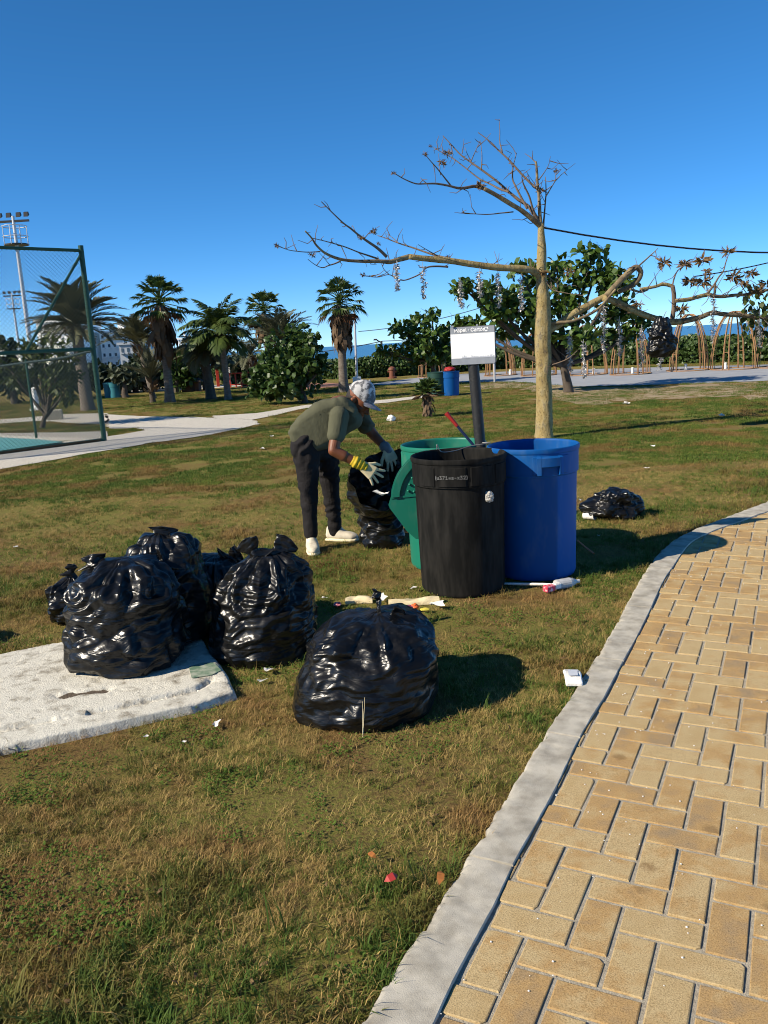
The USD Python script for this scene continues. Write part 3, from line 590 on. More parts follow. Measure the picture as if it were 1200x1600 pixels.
t = thing('open_bin_bag', 'open black bin bag on the grass into which the man reaches', 'bin bag')
obj('film', (V, F), 'bag_film', t, smooth=True)
def crumple(c, s, seed, n=2, rough=.35):
    m = trimesh.creation.icosphere(n); v = np.array(m.vertices); r = meshkit.fbm(v * 2.1 + seed * 3.3, 3, seed)
    v = v * (1 - rough + 2 * rough * r)[:, None] * np.asarray(s) / 1.0 + np.asarray(c); return v, np.array(m.faces)
obj('crumpled_paper', sheet(at(596, 776, 6.12), .08, 3), 'paper_white', smooth=False, label='crumpled white paper on the rim of the open bin bag', cat='paper')
# bag caught on the limb of the bare tree
hb = at(1034, 545, 12.3)
t = thing('hanging_bag', 'torn black plastic bag hanging from the yellow limb of the bare tree', 'plastic bag', None, hb - np.array([0, 0, .12]))
obj('film', bag_mesh(.44, .3, .56, [(0, 0), (0, .35), (.06, .7), (.2, .98), (.4, .9), (.65, .7), (.85, .55), (1, .42)], 91, N=90, Mv=70, lat=.0, amp=1.3, lump=.25, gathers=8), 'bag_film', t, smooth=True)

# ------------------------------------------------------------------ barrels, lid, sign
BH = .858
def barrel(loc, mat, label, seed=0, recess=None, panels=(), rb=.262, rt=.289, H=BH):
    t = thing('waste_barrel', label, 'barrel', None, (loc[0], loc[1], LAWN))
    th = .007; zb = H - .175
    out = [(0, .002), (rb - .03, .0), (rb - .008, .008), (rb, .03), (rb + (rt - .012 - rb) * .5, zb * .5), (rt - .012, zb - .012), (rt - .011, zb - .004), (rt - .001, zb + .004), (rt, zb + .02), (rt + .001, H - .035), (rt + .006, H - .03), (rt + .009, H - .018), (rt + .007, H - .004), (rt + .001, H), (rt - .006, H - .003), (rt - th - .004, H - .016),
           (rt - th - .004, zb), (rb - th, .04), (rb - .05, .02), (0, .018)]
    V, F = lathe(out, 96)
    # gentle dents
    q = V * np.array([3, 3, 3.]); V[:, :2] *= (1 + (meshkit.fbm(q + seed, 2, seed) - .5) * .012)[:, None]
    obj('body', (V, F), mat, t, smooth=30)
    for (a0, a1) in panels:                              # raised panels of the upper band
        a = np.linspace(a0, a1, 14); r0, r1 = rt - .002, rt + .006
        rows = []
        for r, z in ((r0, zb + .012), (r1, zb + .016), (r1, H - .05), (r0, H - .046)):
            rows.append(np.stack([r * np.cos(a), r * np.sin(a), np.full(14, z)], 1))
        P = np.array(rows)
        P[:, 0] = P[:, 0] * [1, 1, 1]; e0 = P.copy()
        P[1:3, 0, :2] *= (r0 / r1); P[1:3, -1, :2] *= (r0 / r1)
        obj('band_panel', (P.reshape(-1, 3), grid_faces(4, 14)[:, ::-1]), mat, t, smooth=25)
    return t
black = barrel((.478, 5.17), 'barrel_black', 'black plastic waste barrel with worn lettering, nearest of the three by the sign', 1, panels=[(math.radians(-146), math.radians(-124)), (math.radians(-121), math.radians(-85)), (math.radians(-83), math.radians(-52)), (math.radians(-49), math.radians(-20))])
# worn raised lettering on the upper band
def wrap_text(text, h, ang, r, z, bold=False):
    m = meshkit.text_mesh(text, h, .0012, bold); v = np.array(m.vertices); v[:, 0] -= v[:, 0].mean()
    a = ang + v[:, 0] / r; rr_ = r + v[:, 2]
    return np.stack([rr_ * np.cos(a), rr_ * np.sin(a), z + v[:, 1]], 1), np.array(m.faces)
obj('raised_lettering', wrap_text('(u371=s-x32)', .021, math.radians(-103), .2962, BH - .115, True), 'letter_grey', black, smooth=False)
fp = np.array([.289 * math.cos(math.radians(-58)), .289 * math.sin(math.radians(-58)), BH - .235]) * [1.0, 1.0, 1]
obj('foil_tag', crumple(fp, (.026, .02, .036), 5, 2, .3), 'foil', black, smooth=False)
blue = barrel((.988, 5.43), 'barrel_blue', 'blue plastic waste barrel right of the black one, with a moulded hand grip', 2, panels=[(math.radians(-101), math.radians(-93)), (math.radians(-67), math.radians(-52))])
# the hand grip: a box moulded on the band, hollow from below
def grip():
    a0, a1 = math.radians(-92), math.radians(-68); r0, r1 = .287, .312; zt, zb = BH - .045, BH - .172; a = np.linspace(a0, a1, 12); parts = []
    def arc(r, z, aa=a): return np.stack([r * np.cos(aa), r * np.sin(aa), np.full(len(aa), z)], 1)
    P = np.array([arc(r0, zt), arc(r1, zt - .012), arc(r1, zt - .065), arc(r1 - .012, zt - .068), arc(r1 - .016, zt - .05)]); parts.append((P.reshape(-1, 3), grid_faces(5, 12)))
    for sa, sb in ((a0 - .07, a0 + .015), (a1 - .015, a1 + .07)):
        aa = np.linspace(sa, sb, 5); P = np.array([arc(r0, zt + .003, aa), arc(r1 + .001, zt - .01, aa), arc(r1 + .001, zb + .01, aa), arc(r0, zb, aa)]); parts.append((P.reshape(-1, 3), grid_faces(4, 5)))
        for e in (0, 4):
            q = P[:, e]; parts.append((q, np.array([[0, 1, 2], [0, 2, 3]])))
    return cat_mesh(parts)
obj('hand_grip', grip(), 'barrel_blue', blue, smooth=25)
green = barrel((.435, 5.775), 'barrel_green', 'green plastic waste barrel behind the black one', 3, panels=[(math.radians(150), math.radians(185)), (math.radians(190), math.radians(225))], H=BH)
# loose half lid jammed between the green and black barrels
def lid():
    Y = 5.455; c = at(674, 772, Y); o = []
    def P2(px, py): q = at(px, py, Y); return (q[0], q[2])
    arc = [P2(x, y) for x, y in [(668, 703), (655, 706), (641, 715), (628, 729), (618, 746), (612, 765), (611, 776)]]
    arc = [tuple(q) for q in smooth_path([(x, 0, z) for x, z in arc], 5)[:, [0, 2]]]
    low = [P2(607, 789), P2(609, 794), P2(622, 811), P2(636, 830), P2(650, 842), P2(668, 842)]
    poly = Polygon(arc + low).buffer(0)
    parts = []
    def slab_of(p, y0, y1):
        m = trimesh.creation.extrude_polygon(p, y1 - y0, engine='earcut'); v = np.array(m.vertices); v = np.stack([v[:, 0], y0 + (y1 - y0) - v[:, 2], v[:, 1]], 1); return v, np.array(m.faces)
    plate = slab_of(poly, Y - .006, Y + .006)
    A = np.array(arc); cx = np.array(P2(674, 772)); inner = cx + (A - cx) * .80; mid = cx + (A - cx) * .965
    rim = slab_of(Polygon(list(map(tuple, mid)) + list(map(tuple, inner[::-1]))).buffer(.002), Y - .020, Y - .0062)
    seam = slab_of(Polygon([P2(611, 776), P2(668, 771), P2(668, 773.5), P2(611, 779)]), Y - .011, Y - .0062)
    return plate, rim, seam, [at(x, y, Y - .012) for x, y in [(644, 747), (640, 757), (649, 758), (638, 767), (647, 768)]]
plate, rim, seam, bolts = lid()
t = thing('barrel_lid', 'green plastic lid stuck upright between the green and black barrels', 'lid')
obj('plate', plate, 'barrel_green', t); obj('rim', rim, 'barrel_green', t); obj('seam_ridge', seam, 'barrel_green', t)
for b in bolts: obj('bolt', vf(sph(b, .0085, 12)), 'barrel_green', t, smooth=True)
# sign
sg = thing('recycling_sign', 'white recycling sign with grey bands reading Papel - Cartón on a black pole', 'sign')
PX, PY = .665, 5.57; top = np.array([.635, 5.57, 1.40])
obj('pole', tube([(PX + .014, PY, LAWN - .05), (PX, PY, .83), top], .036, 20), 'pole_black', sg, smooth=30)
SX0, SX1, SZ0, SZ1 = .489, .778, 1.362, 1.607; SY = 5.53
def rounded(x0, z0, x1, z1, r):
    return shapely.box(x0 + r, z0 + r, x1 - r, z1 - r).buffer(r, quad_segs=5)
def turn(v, a=math.radians(-13)):
    c = np.array([(SX0 + SX1) / 2, SY]); d = v[:, :2] - c; return np.c_[c + d @ np.array([[math.cos(a), math.sin(a)], [-math.sin(a), math.cos(a)]]), v[:, 2]]
def wall_plate(p, y0, y1):
    m = trimesh.creation.extrude_polygon(p, y1 - y0, engine='earcut'); v = np.array(m.vertices); return turn(np.stack([v[:, 0], y1 - v[:, 2], v[:, 1]], 1)), np.array(m.faces)
obj('panel', wall_plate(rounded(SX0, SZ0, SX1, SZ1, .012), SY, SY + .035), 'sign_edge', sg)
obj('white_face', wall_plate(shapely.box(SX0 + .003, SZ0 + .044, SX1 - .003, SZ1 - .046), SY - .003, SY - .0003), 'sign_white', sg)
obj('upper_band', wall_plate(shapely.box(SX0 + .003, SZ1 - .0459, SX1 - .003, SZ1 - .003), SY - .003, SY - .0003), 'sign_grey', sg)
obj('lower_band', wall_plate(rounded(SX0 + .003, SZ0 + .003, SX1 - .003, SZ0 + .08, .012).intersection(shapely.box(0, 0, 9, SZ0 + .0439)), SY - .003, SY - .0003), 'sign_grey', sg)
def flat_text(text, h, x, z, bold=True):
    m = meshkit.text_mesh(text, h, .0012, bold); v = np.array(m.vertices); return turn(np.stack([x + v[:, 0], SY - .0042 - v[:, 2], z + v[:, 1]], 1)), np.array(m.faces)
obj('lettering', flat_text('Papel · Cartón', .022, SX0 + .028, SZ1 - .034), 'sign_pale', sg, smooth=False)
# recycling mark: three bent arrows
def recycle(cx, cz, r):
    ps = []
    for k in range(3):
        a = np.radians(90 + 120 * k + np.linspace(18, 78, 7)); o = np.stack([cx + r * np.cos(a), cz + r * np.sin(a)], 1); i = np.stack([cx + r * .62 * np.cos(a), cz + r * .62 * np.sin(a)], 1)
        ps.append(Polygon(np.vstack([o, i[::-1]])))
        e = np.radians(90 + 120 * k + 78); f = np.radians(90 + 120 * k + 112)
        ps.append(Polygon([(cx + r * 1.22 * math.cos(e), cz + r * 1.22 * math.sin(e)), (cx + r * .8 * math.cos(f), cz + r * .8 * math.sin(f)), (cx + r * .4 * math.cos(e), cz + r * .4 * math.sin(e))]))
    return cat_mesh([wall_plate(p, SY - .0055, SY - .0042) for p in ps])
obj('recycling_mark', recycle(SX1 - .055, SZ1 - .024, .014), 'sign_pale', sg, smooth=False)
r_ = rng_of(8); sil = []
for k in range(46):                                      # a printed skyline along the lower band
    x = SX0 + .07 + k * .0046; h = .004 + .012 * r_.random() * (.5 + .9 * abs(math.sin(k * .33)))
    sil.append(shapely.box(x, SZ0 + .0441, x + .0040, SZ0 + .0441 + h))
obj('skyline_print', cat_mesh([wall_plate(p, SY - .0040, SY - .0031) for p in sil]), 'sign_silhouette', sg, smooth=False)
for x, z, w, h in ((SX0 + .135, SZ0 + .125, .03, .036), (SX0 + .178, SZ0 + .125, .03, .032)):
    obj('pale_patch', wall_plate(shapely.box(x, z, x + w, z + h), SY - .0036, SY - .0031), 'sign_pale', sg)
for x in (SX0 + .02, SX0 + .178): obj('bracket', box((x, SY + .015, SZ1 + .004), (.012, .012, .01)), 'galvanised', sg)
# red handled stick in the green barrel
a, b = at(697, 645, 5.72), at(762, 722, 5.66)
st = thing('litter_stick', 'dark stick with a red grip leaning out of the green barrel', 'stick')
k = a + (b - a) * .27
obj('shaft', tube([k, b + (b - a) * .9], .0095, 10), 'navy_shaft', st, smooth=True); obj('grip', tube([a, a + (k - a) * .1, a + (k - a) * .25, k], [.016, .018, .014, .0125], 12), 'red_plastic', st, smooth=30)
# wire tied round the pole
wl = smooth_path([at(682, 703, 5.34), at(683, 695, 5.34), at(690, 706, 5.35), at(712, 704, 5.42), at(735, 697, 5.46), (.70, 5.455, .855), (.715, 5.5, .853), (.66, 5.55, .85)], 6)
obj('wire_tie', tube(wl, .0035, 6), 'wire', smooth=True, label='thin wire tied round the sign pole above the black barrel', cat='wire')

# ------------------------------------------------------------------ litter on the grass
def leaf_batch(C, D, Nn, L, W, droop=.25, fold=.15):
    "leaves of six points each; C bases, D directions, Nn normals, L lengths, W widths"
    C, D, Nn = (np.asarray(a, float) for a in (C, D, Nn)); n = len(C)
    D = D / np.maximum(np.linalg.norm(D, axis=1, keepdims=True), 1e-9); S = np.cross(D, Nn); S /= np.maximum(np.linalg.norm(S, axis=1, keepdims=True), 1e-9); Nn = np.cross(S, D)
    L = np.broadcast_to(L, (n,))[:, None]; W = np.broadcast_to(W, (n,))[:, None]
    P = [C, C + D * L * .35 + S * W * .42 + Nn * W * fold, C + D * L * .35 - S * W * .42 + Nn * W * fold, C + D * L * .75 + S * W * .45 + Nn * (W * fold - L * droop * .3), C + D * L * .75 - S * W * .45 + Nn * (W * fold - L * droop * .3), C + D * L - Nn * L * droop]
    V = np.stack(P, 1).reshape(-1, 3); b = np.arange(n)[:, None] * 6
    T = np.array([[0, 2, 1], [1, 2, 4], [1, 4, 3], [3, 4, 5]]); F = (b[:, None] + T[None]).reshape(-1, 3)
    return V, F
def strip(a, b, w, h, seed, n=14):
    "a crumpled flat strip between two ground points"
    a, b = np.asarray(a, float), np.asarray(b, float); d = b - a; L = np.linalg.norm(d); d /= L; s = np.array([-d[1], d[0]])
    U = np.linspace(0, 1, n); Wd = np.linspace(-.5, .5, 6); P = []
    for top in (1, 0):
        for q in Wd:
            e = meshkit.fbm(np.stack([U * 4, np.full(n, q * 2), np.full(n, seed)], 1), 2, seed) - .5
            xy = a + d * (U * L)[:, None] + s * ((q * w) * (1 + .5 * (meshkit.noise(np.stack([U * 3, np.full(n, q), np.zeros(n)], 1), seed) - .5)))[:, None]
            P.append(np.c_[xy, LAWN + .004 + top * (h * (.6 + 1.2 * e) * (1 - (2 * q) ** 4 * .7)) + .012 * top])
    P = np.array(P); F = [grid_faces(6, n), grid_faces(6, n)[:, ::-1] + 6 * n]
    V = P.reshape(-1, 3); k = np.arange(n - 1)
    for r0, r1 in ((0, 6), (5, 11)): F.append(quads(np.stack([r0 * n + k, r0 * n + k + 1, r1 * n + k + 1, r1 * n + k], 1)))
    return V, np.vstack(F)
def lit(name, mesh, mat, label, cat='litter', smooth=False): return obj(name, mesh, mat, None, smooth=smooth, label=label, cat=cat)
lit('foam_strip', strip(g(607, 943), g(686, 937), .07, .035, 3), 'paper_cream', 'long cream strip of packing foam lying by the foot of the black barrel', smooth=40)
lit('foam_strip', strip(g(540, 938), g(582, 936), .07, .03, 5), 'paper_cream', 'shorter cream foam piece behind the knot of the squat bag', smooth=40)
lit('paper_scrap', sheet(gz(597, 938, .0), .06, 7), 'paper_white', 'grey white paper between the two cream foam pieces')
lit('paper_scrap', sheet(gz(683, 948, .0), .055, 9), 'paper_white', 'crumpled white paper at the right end of the long foam strip')
lit('snack_wrapper', cat_mesh([crumple(gz(636, 950, .012), (.035, .022, .016), 11)]), 'wrap_purple', 'purple snack wrapper in front of the long foam strip')
lit('snack_wrapper', crumple(gz(648, 948, .014), (.022, .02, .02), 13), 'wrap_orange', 'orange wrapper beside the purple one by the foam strip')
lit('snack_wrapper', crumple(gz(664, 952, .004), (.03, .02, .008), 15), 'wrap_yellow', 'yellow wrapper in the grass below the long foam strip')
lit('paper_scrap', crumple(gz(527, 944, 0), (.024, .03, .012), 17), 'wrap_red', 'pinkish paper scrap left of the cream foam pieces')
lit('paper_scrap', sheet(gz(506, 936, 0), .024, 19), 'paper_white', 'tiny white scrap between the tall bag and the foam pieces')
lit('paper_scrap', sheet(gz(646, 921, 0), .03, 20), 'paper_white', 'small white scrap at the left foot of the black barrel')
t = thing('juice_carton', 'small crushed red and white carton in front of the blue barrel', 'carton', None, (*g(858, 922), 0))
obj('carton_body', box((0, 0, .012), (.07, .045, .04), .5, .006), 'wrap_red', t); obj('carton_end', box((.052, .03, .016), (.05, .04, .036), .5, .006), 'paper_white', t)
lit('straw', tube([gz(785, 912, .0), gz(862, 913, .012)], .008, 6), 'paper_white', 'pale tube lying along the foot of the blue barrel')
lit('bottle', cat_mesh([lathe([(0, 0), (.03, .0), (.032, .01), (.032, .1), (.026, .12), (.012, .15), (.012, .17), (0, .17)], 16)]), 'plastic_clear', 'clear crushed bottle at the right foot of the blue barrel')
UsdGeom.Xformable(stage.GetPrimAtPath('/World/bottle')).AddTransformOp().Set(Gf.Matrix4d(0, 0, 1, 0, .35, -.94, 0, 0, .94, .35, 0, 0, *[float(x) for x in gz(868, 914, .012)], 1))
# packaging by the kerb
t = thing('folded_package', 'folded white package lying against the kerb', 'litter', None, (*g(895, 1063), 0), -.13)
fpv, fpf = box((0, 0, .018), (.075, .15, .022), 0, .006); fm = Manifold(manifold3d.Mesh(fpv.astype(np.float32), fpf.astype(np.uint32))); v, f = vf(fm.refine_to_length(.012)); v[:, 2] += .010 * np.cos(v[:, 1] * 30) + .008 * (meshkit.fbm(v * 25, 2, 4) - .5)
obj('pack', (v, f), 'paper_white', t, smooth=30); obj('faded_print', (np.array([[-.022, -.045, .0], [.02, -.04, .0], [.022, .02, .0], [-.02, .024, .0]]) * [1, 1, 0] + [[0, 0, .041], [0, 0, .041], [0, 0, .043], [0, 0, .043]], quads([[0, 1, 2, 3]])), 'sign_silhouette', t, smooth=False)
# plastic cup on its side by the small bag
t = thing('plastic_cup', 'white plastic cup on its side left of the small collapsed bag', 'cup')
Vc, Fc = lathe([(0, 0), (.027, 0), (.028, .004), (.038, .095), (.041, .097), (.038, .099), (.026, .008), (0, .006)], 24)
cx = gz(912, 806, 0.014); ax = np.array([.75, -.55, .12]); ax /= np.linalg.norm(ax); ux = np.cross(ax, [0, 0, 1]); ux /= np.linalg.norm(ux); uy = np.cross(ux, ax)
obj('cup_body', (Vc[:, :1] * ux + Vc[:, 1:2] * -uy + Vc[:, 2:] * ax + cx, Fc), 'paper_white', t)
lit('paper_ball', crumple(gz(611, 654, .03), (.085, .07, .075), 23), 'paper_white', 'white paper ball on the lawn between the man and the barrels, far off', smooth=False)
scr = [(412, 1066, .035, 'pale scrap of paper in front of the tall bag, the larger of two'), (420, 1050, .045, 'pale scrap tucked against the base of the tall bag'), (338, 1134, .035, 'white flat scrap in the grass in front of the slab corner'), (287, 1161, .014, 'white crumb in the grass below the slab'),
       (228, 1153, .016, 'little grey scrap in the grass below the slab'), (1010, 733, .05, 'pale scrap on the lawn behind the small collapsed bag'), (1020, 698, .05, 'white scrap in the grass far behind the small bag'), (950, 803, .02, 'white bit in front of the small collapsed bag'),
       (992, 809, .015, 'cream bit in front of the right end of the small bag'), (25, 856, .03, 'white scrap on the grass at the left edge of the lawn'), (425, 683, .07, 'white scrap near the tip of the shell path'), (410, 702, .06, 'pale scrap left of the man on the far lawn'),
       (557, 784, .035, 'white scrap beside the open bag'), (582, 838, .03, 'white scrap at the foot of the open bag, by the shoe'), (1128, 651, .1, 'pale piece of rubbish on the far right lawn'), (978, 632, .12, 'pale piece of rubbish near the sandy verge'), (908, 783, .04, 'white lump beside the blue barrel rim of grass'), (936, 838, .02, 'tiny pale scrap in the shadow of the barrels')]
for k, (x, y, s, lb) in enumerate(scr): lit('paper_scrap', sheet(gz(x, y, -.008), s * .85, 31 + k), 'paper_white', lb)
def leaf_at(px, py, L, d, z=.012): return leaf_batch([gz(px, py, z)], [d], [[.2, -.5, .8]], L, L * .55, .25, .25)
lit('fallen_leaf', leaf_at(600, 1378, .045, (.8, .3, .25)), 'red_leaf', 'red fallen leaf in the green grass near the kerb')
lit('fallen_leaf', leaf_at(686, 1383, .045, (.2, .7, .5)), 'dry_leaf', 'orange fallen leaf against the kerb edge')
lit('fallen_leaf', leaf_at(588, 1342, .035, (-.6, .5, .3)), 'dry_leaf', 'small rusty leaf above the red one in the grass')
lit('orange_cord', tube(smooth_path([gz(903, 845, .0), gz(915, 855, .01), gz(928, 865, .0)], 5), .006, 6), 'wrap_orange', 'thin orange cord in the shade right of the blue barrel', 'cord')
# tall dry grass stalk in front of the squat bag
lit('grass_stalk', cat_mesh([tube([gz(567, 1152, LAWN), at(566, 1096, g(569, 1152)[1])], [.0018, .001], 4), tube([gz(567, 1152, LAWN), at(570, 1090, g(569, 1152)[1] + .01)], [.0016, .001], 4)]), 'paper_cream', 'thin dry forked grass stalk in front of the squat bag', 'grass stalk')

# ------------------------------------------------------------------ the man
def joint(px, py, Y, r): return (at(px, py, Y), r)
man = thing('person', 'man in grey green shirt, dark trousers, camouflage cap and gloves bending over an open bag', 'person')
YN, YF = 6.30, 6.72                                       # the near and the far side of his body
hipN, kneeN, ankN = at(478, 700, 6.42), at(482, 768, 6.40), at(486, 832, 6.38)
hipF, kneeF, ankF = at(508, 700, 6.62), at(517, 768, 6.66), at(524, 830, 6.68)
shN, elN, wrN = at(530, 652, 6.28), at(521, 704, 6.20), at(567, 728, 6.22)
shF, elF, wrF = at(560, 650, 6.74), at(584, 680, 6.72), at(605, 702, 6.62)
neck, skull = at(546, 630, 6.52), at(560, 626, 6.50)
body = chain([(hipN, .085), (kneeN, .058), (ankN, .042)]) + chain([(hipF, .085), (kneeF, .058), (ankF, .042)])
pelvis, chest = at(486, 688, 6.52), at(532, 645, 6.52)
body += chain([(pelvis, .125), (chest, .135)]) + chain([(shN, .062), (chest, .12), (shF, .062)]) + chain([(hipN, .09), (pelvis, .12), (hipF, .09)])
body += chain([(shN, .055), (elN, .041), (wrN, .030)]) + chain([(elN, .041), (elN + (wrN - elN) * .35, .042)]) + chain([(shF, .055), (elF, .041), (wrF, .030)])
body += chain([(at(536, 640, 6.52), .07), (neck, .060), (at(553, 632, 6.51), .06)])
# the head: bowed, looking down to the right; its axes
fwd = np.array([.80, -.27, -.54]); fwd /= np.linalg.norm(fwd); up = np.array([.53, -.05, .85]); up -= fwd * (up @ fwd); up /= np.linalg.norm(up); side = np.cross(fwd, up)
def hp_(f, u, s): return skull + fwd * f + up * u + side * s
head = [Manifold.batch_hull([sph(hp_(-.02, .045, 0), .085, 28), sph(hp_(.03, .02, 0), .078, 28), sph(hp_(.02, .06, 0), .072, 28)]),
        Manifold.batch_hull([sph(hp_(.03, .0, 0), .068), sph(hp_(.058, -.085, 0), .034), sph(hp_(.0, -.06, .045), .024), sph(hp_(.0, -.06, -.045), .024)]),
        Manifold.batch_hull([sph(hp_(.085, -.01, 0), .012), sph(hp_(.112, -.045, 0), .015), sph(hp_(.085, -.05, .014), .012), sph(hp_(.085, -.05, -.014), .012)]),      # nose
        Manifold.batch_hull([sph(hp_(.088, .018, .035), .012), sph(hp_(.094, .018, 0), .012), sph(hp_(.088, .018, -.035), .012)]),                                 # brow
        Manifold.batch_hull([sph(hp_(.078, -.075, .02), .010), sph(hp_(.086, -.075, 0), .011), sph(hp_(.078, -.075, -.02), .010)])]                             # lips
for s in (-1, 1):                                         # ears
    head.append(Manifold.batch_hull([sph(hp_(-.012, .01, s * .080), .014), sph(hp_(-.02, -.004, s * .088), .016), sph(hp_(-.006, -.03, s * .078), .010)]))
    head.append(Manifold.batch_hull([sph(hp_(.066, -.03, s * .042), .02), sph(hp_(.05, -.045, s * .05), .016)]))     # cheeks
body += head + chain([(neck, .058), (hp_(-.03, -.02, 0), .062)])
obj('body', soften(union(body), .013, 6), 'skin', man, smooth=True)
for s in (-1, 1): obj('eye', vf(sph(hp_(.080, -.006, s * .031), .011, 12)), 'hair', man, smooth=True)
hb_ = Manifold.batch_hull([sph(hp_(-.032, .035, 0), .077), sph(hp_(-.038, .012, 0), .070), sph(hp_(-.012, .03, 0), .0825)])
obj('hair', soften(hb_, .014, 4), 'hair', man, smooth=True)
# shirt: loose back, hem over the seat, short sleeves
sh_parts = []
def disc(px, py, rx, half, Yc=6.52): return [sph(at(px, py, Yc - half), rx), sph(at(px, py, Yc + half), rx)]
sec = [disc(466, 688, .05, .13) + disc(482, 698, .05, .13) + disc(506, 692, .05, .12),
       disc(462, 676, .055, .13) + disc(478, 694, .055, .13) + disc(500, 690, .06, .13) + disc(512, 684, .05, .12),
       disc(474, 660, .06, .135) + disc(496, 650, .07, .14) + disc(518, 680, .07, .12),
       disc(502, 640, .07, .15) + disc(522, 634, .06, .15) + disc(536, 662, .08, .12),
       disc(524, 633, .055, .17) + disc(540, 636, .05, .16) + disc(552, 656, .07, .13)]
for a, b in zip(sec[:-1], sec[1:]): sh_parts.append(Manifold.batch_hull(a + b))
sh_parts.append(Manifold.batch_hull(disc(534, 632, .06, .15) + [sph(at(543, 634, 6.5), .062)] + disc(548, 645, .06, .15)))
for sA, eA in ((shN, elN), (shF, elF)):
    m_ = sA + (eA - sA) * .52; sh_parts.append(Manifold.batch_hull([sph(sA + np.array([0, 0, .005]), .078), sph(m_, .068)]))
sm = soften(union(sh_parts), .014, 10)
v = np.array(sm.vertices); nrm = np.array(sm.vertex_normals)
fold = (tri((v @ np.array([2.0, .6, 2.6])) * 4.2 + 2.5 * meshkit.fbm(v * 5, 2, 3)) - .5) * np.clip(meshkit.noise(v * 4.5, 7) * 2 - .6, 0, 1)
v = v + nrm * (fold * .010 + (meshkit.fbm(v * 4, 2, 4) - .5) * .012)[:, None]
obj('shirt', (v, np.array(sm.faces)), 'shirt', man, smooth=True)
tr = chain([(hipN + [0, 0, .05], .108), (hipN, .112), (hipN + (kneeN - hipN) * .5, .088), (kneeN, .072), (kneeN + (ankN - kneeN) * .6, .058), (ankN + [0, 0, -.005], .052)])
tr += chain([(hipF + [0, 0, .05], .108), (hipF, .112), (hipF + (kneeF - hipF) * .5, .088), (kneeF, .072), (kneeF + (ankF - kneeF) * .6, .056), (ankF + [0, 0, -.0], .052)])
tr += [Manifold.batch_hull([sph(hipN, .108), sph(hipF, .108), sph(pelvis + [-.02, 0, .02], .12)])]
tm = soften(union(tr), .014, 8); v = np.array(tm.vertices); nrm = np.array(tm.vertex_normals)
v = v + nrm * ((tri(v[:, 2] * 11 + 3 * meshkit.fbm(v * 6, 2, 5)) - .5) * .022 * np.clip(meshkit.noise(v * 5, 9) * 2 - .5, 0, 1) + (meshkit.fbm(v * 8, 2, 6) - .5) * .014)[:, None]
obj('trousers', (v, np.array(tm.faces)), 'trousers', man, smooth=True)
def shoe(ank, toe_dir, L=.25):
    d = np.array([*toe_dir, 0]) / np.hypot(*toe_dir); s = np.array([-d[1], d[0], 0]); b = np.array([ank[0], ank[1], LAWN])
    P = lambda f, w, z: b + d * f + s * w + np.array([0, 0, z])
    up_ = [Manifold.batch_hull([sph(P(-.05, 0, .05), .034), sph(P(-.035, 0, .095), .04), sph(P(.03, 0, .085), .038), sph(P(.05, .01, .05), .042), sph(P(.05, -.01, .05), .042)]),
           Manifold.batch_hull([sph(P(.05, .01, .05), .042), sph(P(.05, -.01, .05), .042), sph(P(.14, .014, .038), .033), sph(P(.14, -.014, .038), .033), sph(P(.165, 0, .034), .028)])]
    so = Manifold.batch_hull([sph(P(f, w, .013), .013) for f, w in ((-.07, .024), (-.07, -.024), (.05, .04), (.05, -.04), (.14, .038), (.14, -.036), (.185, .0), (.175, .02), (.175, -.02))])
    laces = [tube([P(f, -.026, z), P(f, 0, z + .012), P(f, .026, z)], .004, 5) for f, z in ((.045, .083), (.065, .075), (.085, .066))]
    return soften(union(up_), .012, 5), vf(so), cat_mesh(laces)
for ank, td in ((ankN, (.15, -.95)), (ankF, (.94, -.30))):
    u_, s_, l_ = shoe(ank, td); sp = obj('shoe', u_, 'shoe_cream', man, smooth=True); obj('sole', s_, 'shoe_sole', sp, smooth=40); obj('laces', l_, 'paper_white', sp, smooth=True)
# cap with a curved peak
cr = Manifold.batch_hull([sph(hp_(-.018, .055, 0), .098, 36), sph(hp_(.026, .05, 0), .088, 36), sph(hp_(0, .085, 0), .088, 36)])
mask = Manifold.cube((1, 1, 1), True).translate((0, 0, .5))
fr = np.stack([side, np.cross(up * .97 + fwd * .2, side), up * .97 + fwd * .2], 1); fr[:, 2] /= np.linalg.norm(fr[:, 2]); fr[:, 1] = np.cross(fr[:, 2], fr[:, 0])
o = hp_(0, .032, 0)
crown = cr ^ mask.transform(np.c_[fr, o])
capp = obj('cap', soften(crown, .013, 3), 'cap', man, smooth=50)
bp = []
for thick in (.0035, -.0035):
    rows = []
    for q in np.linspace(0, 1, 8):
        w = np.linspace(-1, 1, 15); ang = w * 1.08; rad = .088 + q * (.082 * np.cos(w * 1.05) ** .6)
        rows.append(np.array([hp_(.018, .036, 0) + fwd * (math.cos(a) * r_ ) * 1.02 + side * (math.sin(a) * r_ * .92) + up * (-.012 * q - .022 * (math.sin(a) ** 2) + thick) for a, r_ in zip(ang, rad)]))
    bp.append(np.array(rows))
A_ = np.array(bp).reshape(-1, 3); n_ = 8 * 15; Fb = [grid_faces(8, 15), grid_faces(8, 15)[:, ::-1] + n_]
k = np.arange(14); Fb.append(quads(np.stack([7 * 15 + k, n_ + 7 * 15 + k, n_ + 7 * 15 + k + 1, 7 * 15 + k + 1], 1)))
obj('peak', (A_, np.vstack(Fb)), 'cap_brim', capp, smooth=40)
obj('button', vf(sph(hp_(0, .174, 0), .009, 12)), 'cap', capp, smooth=True)
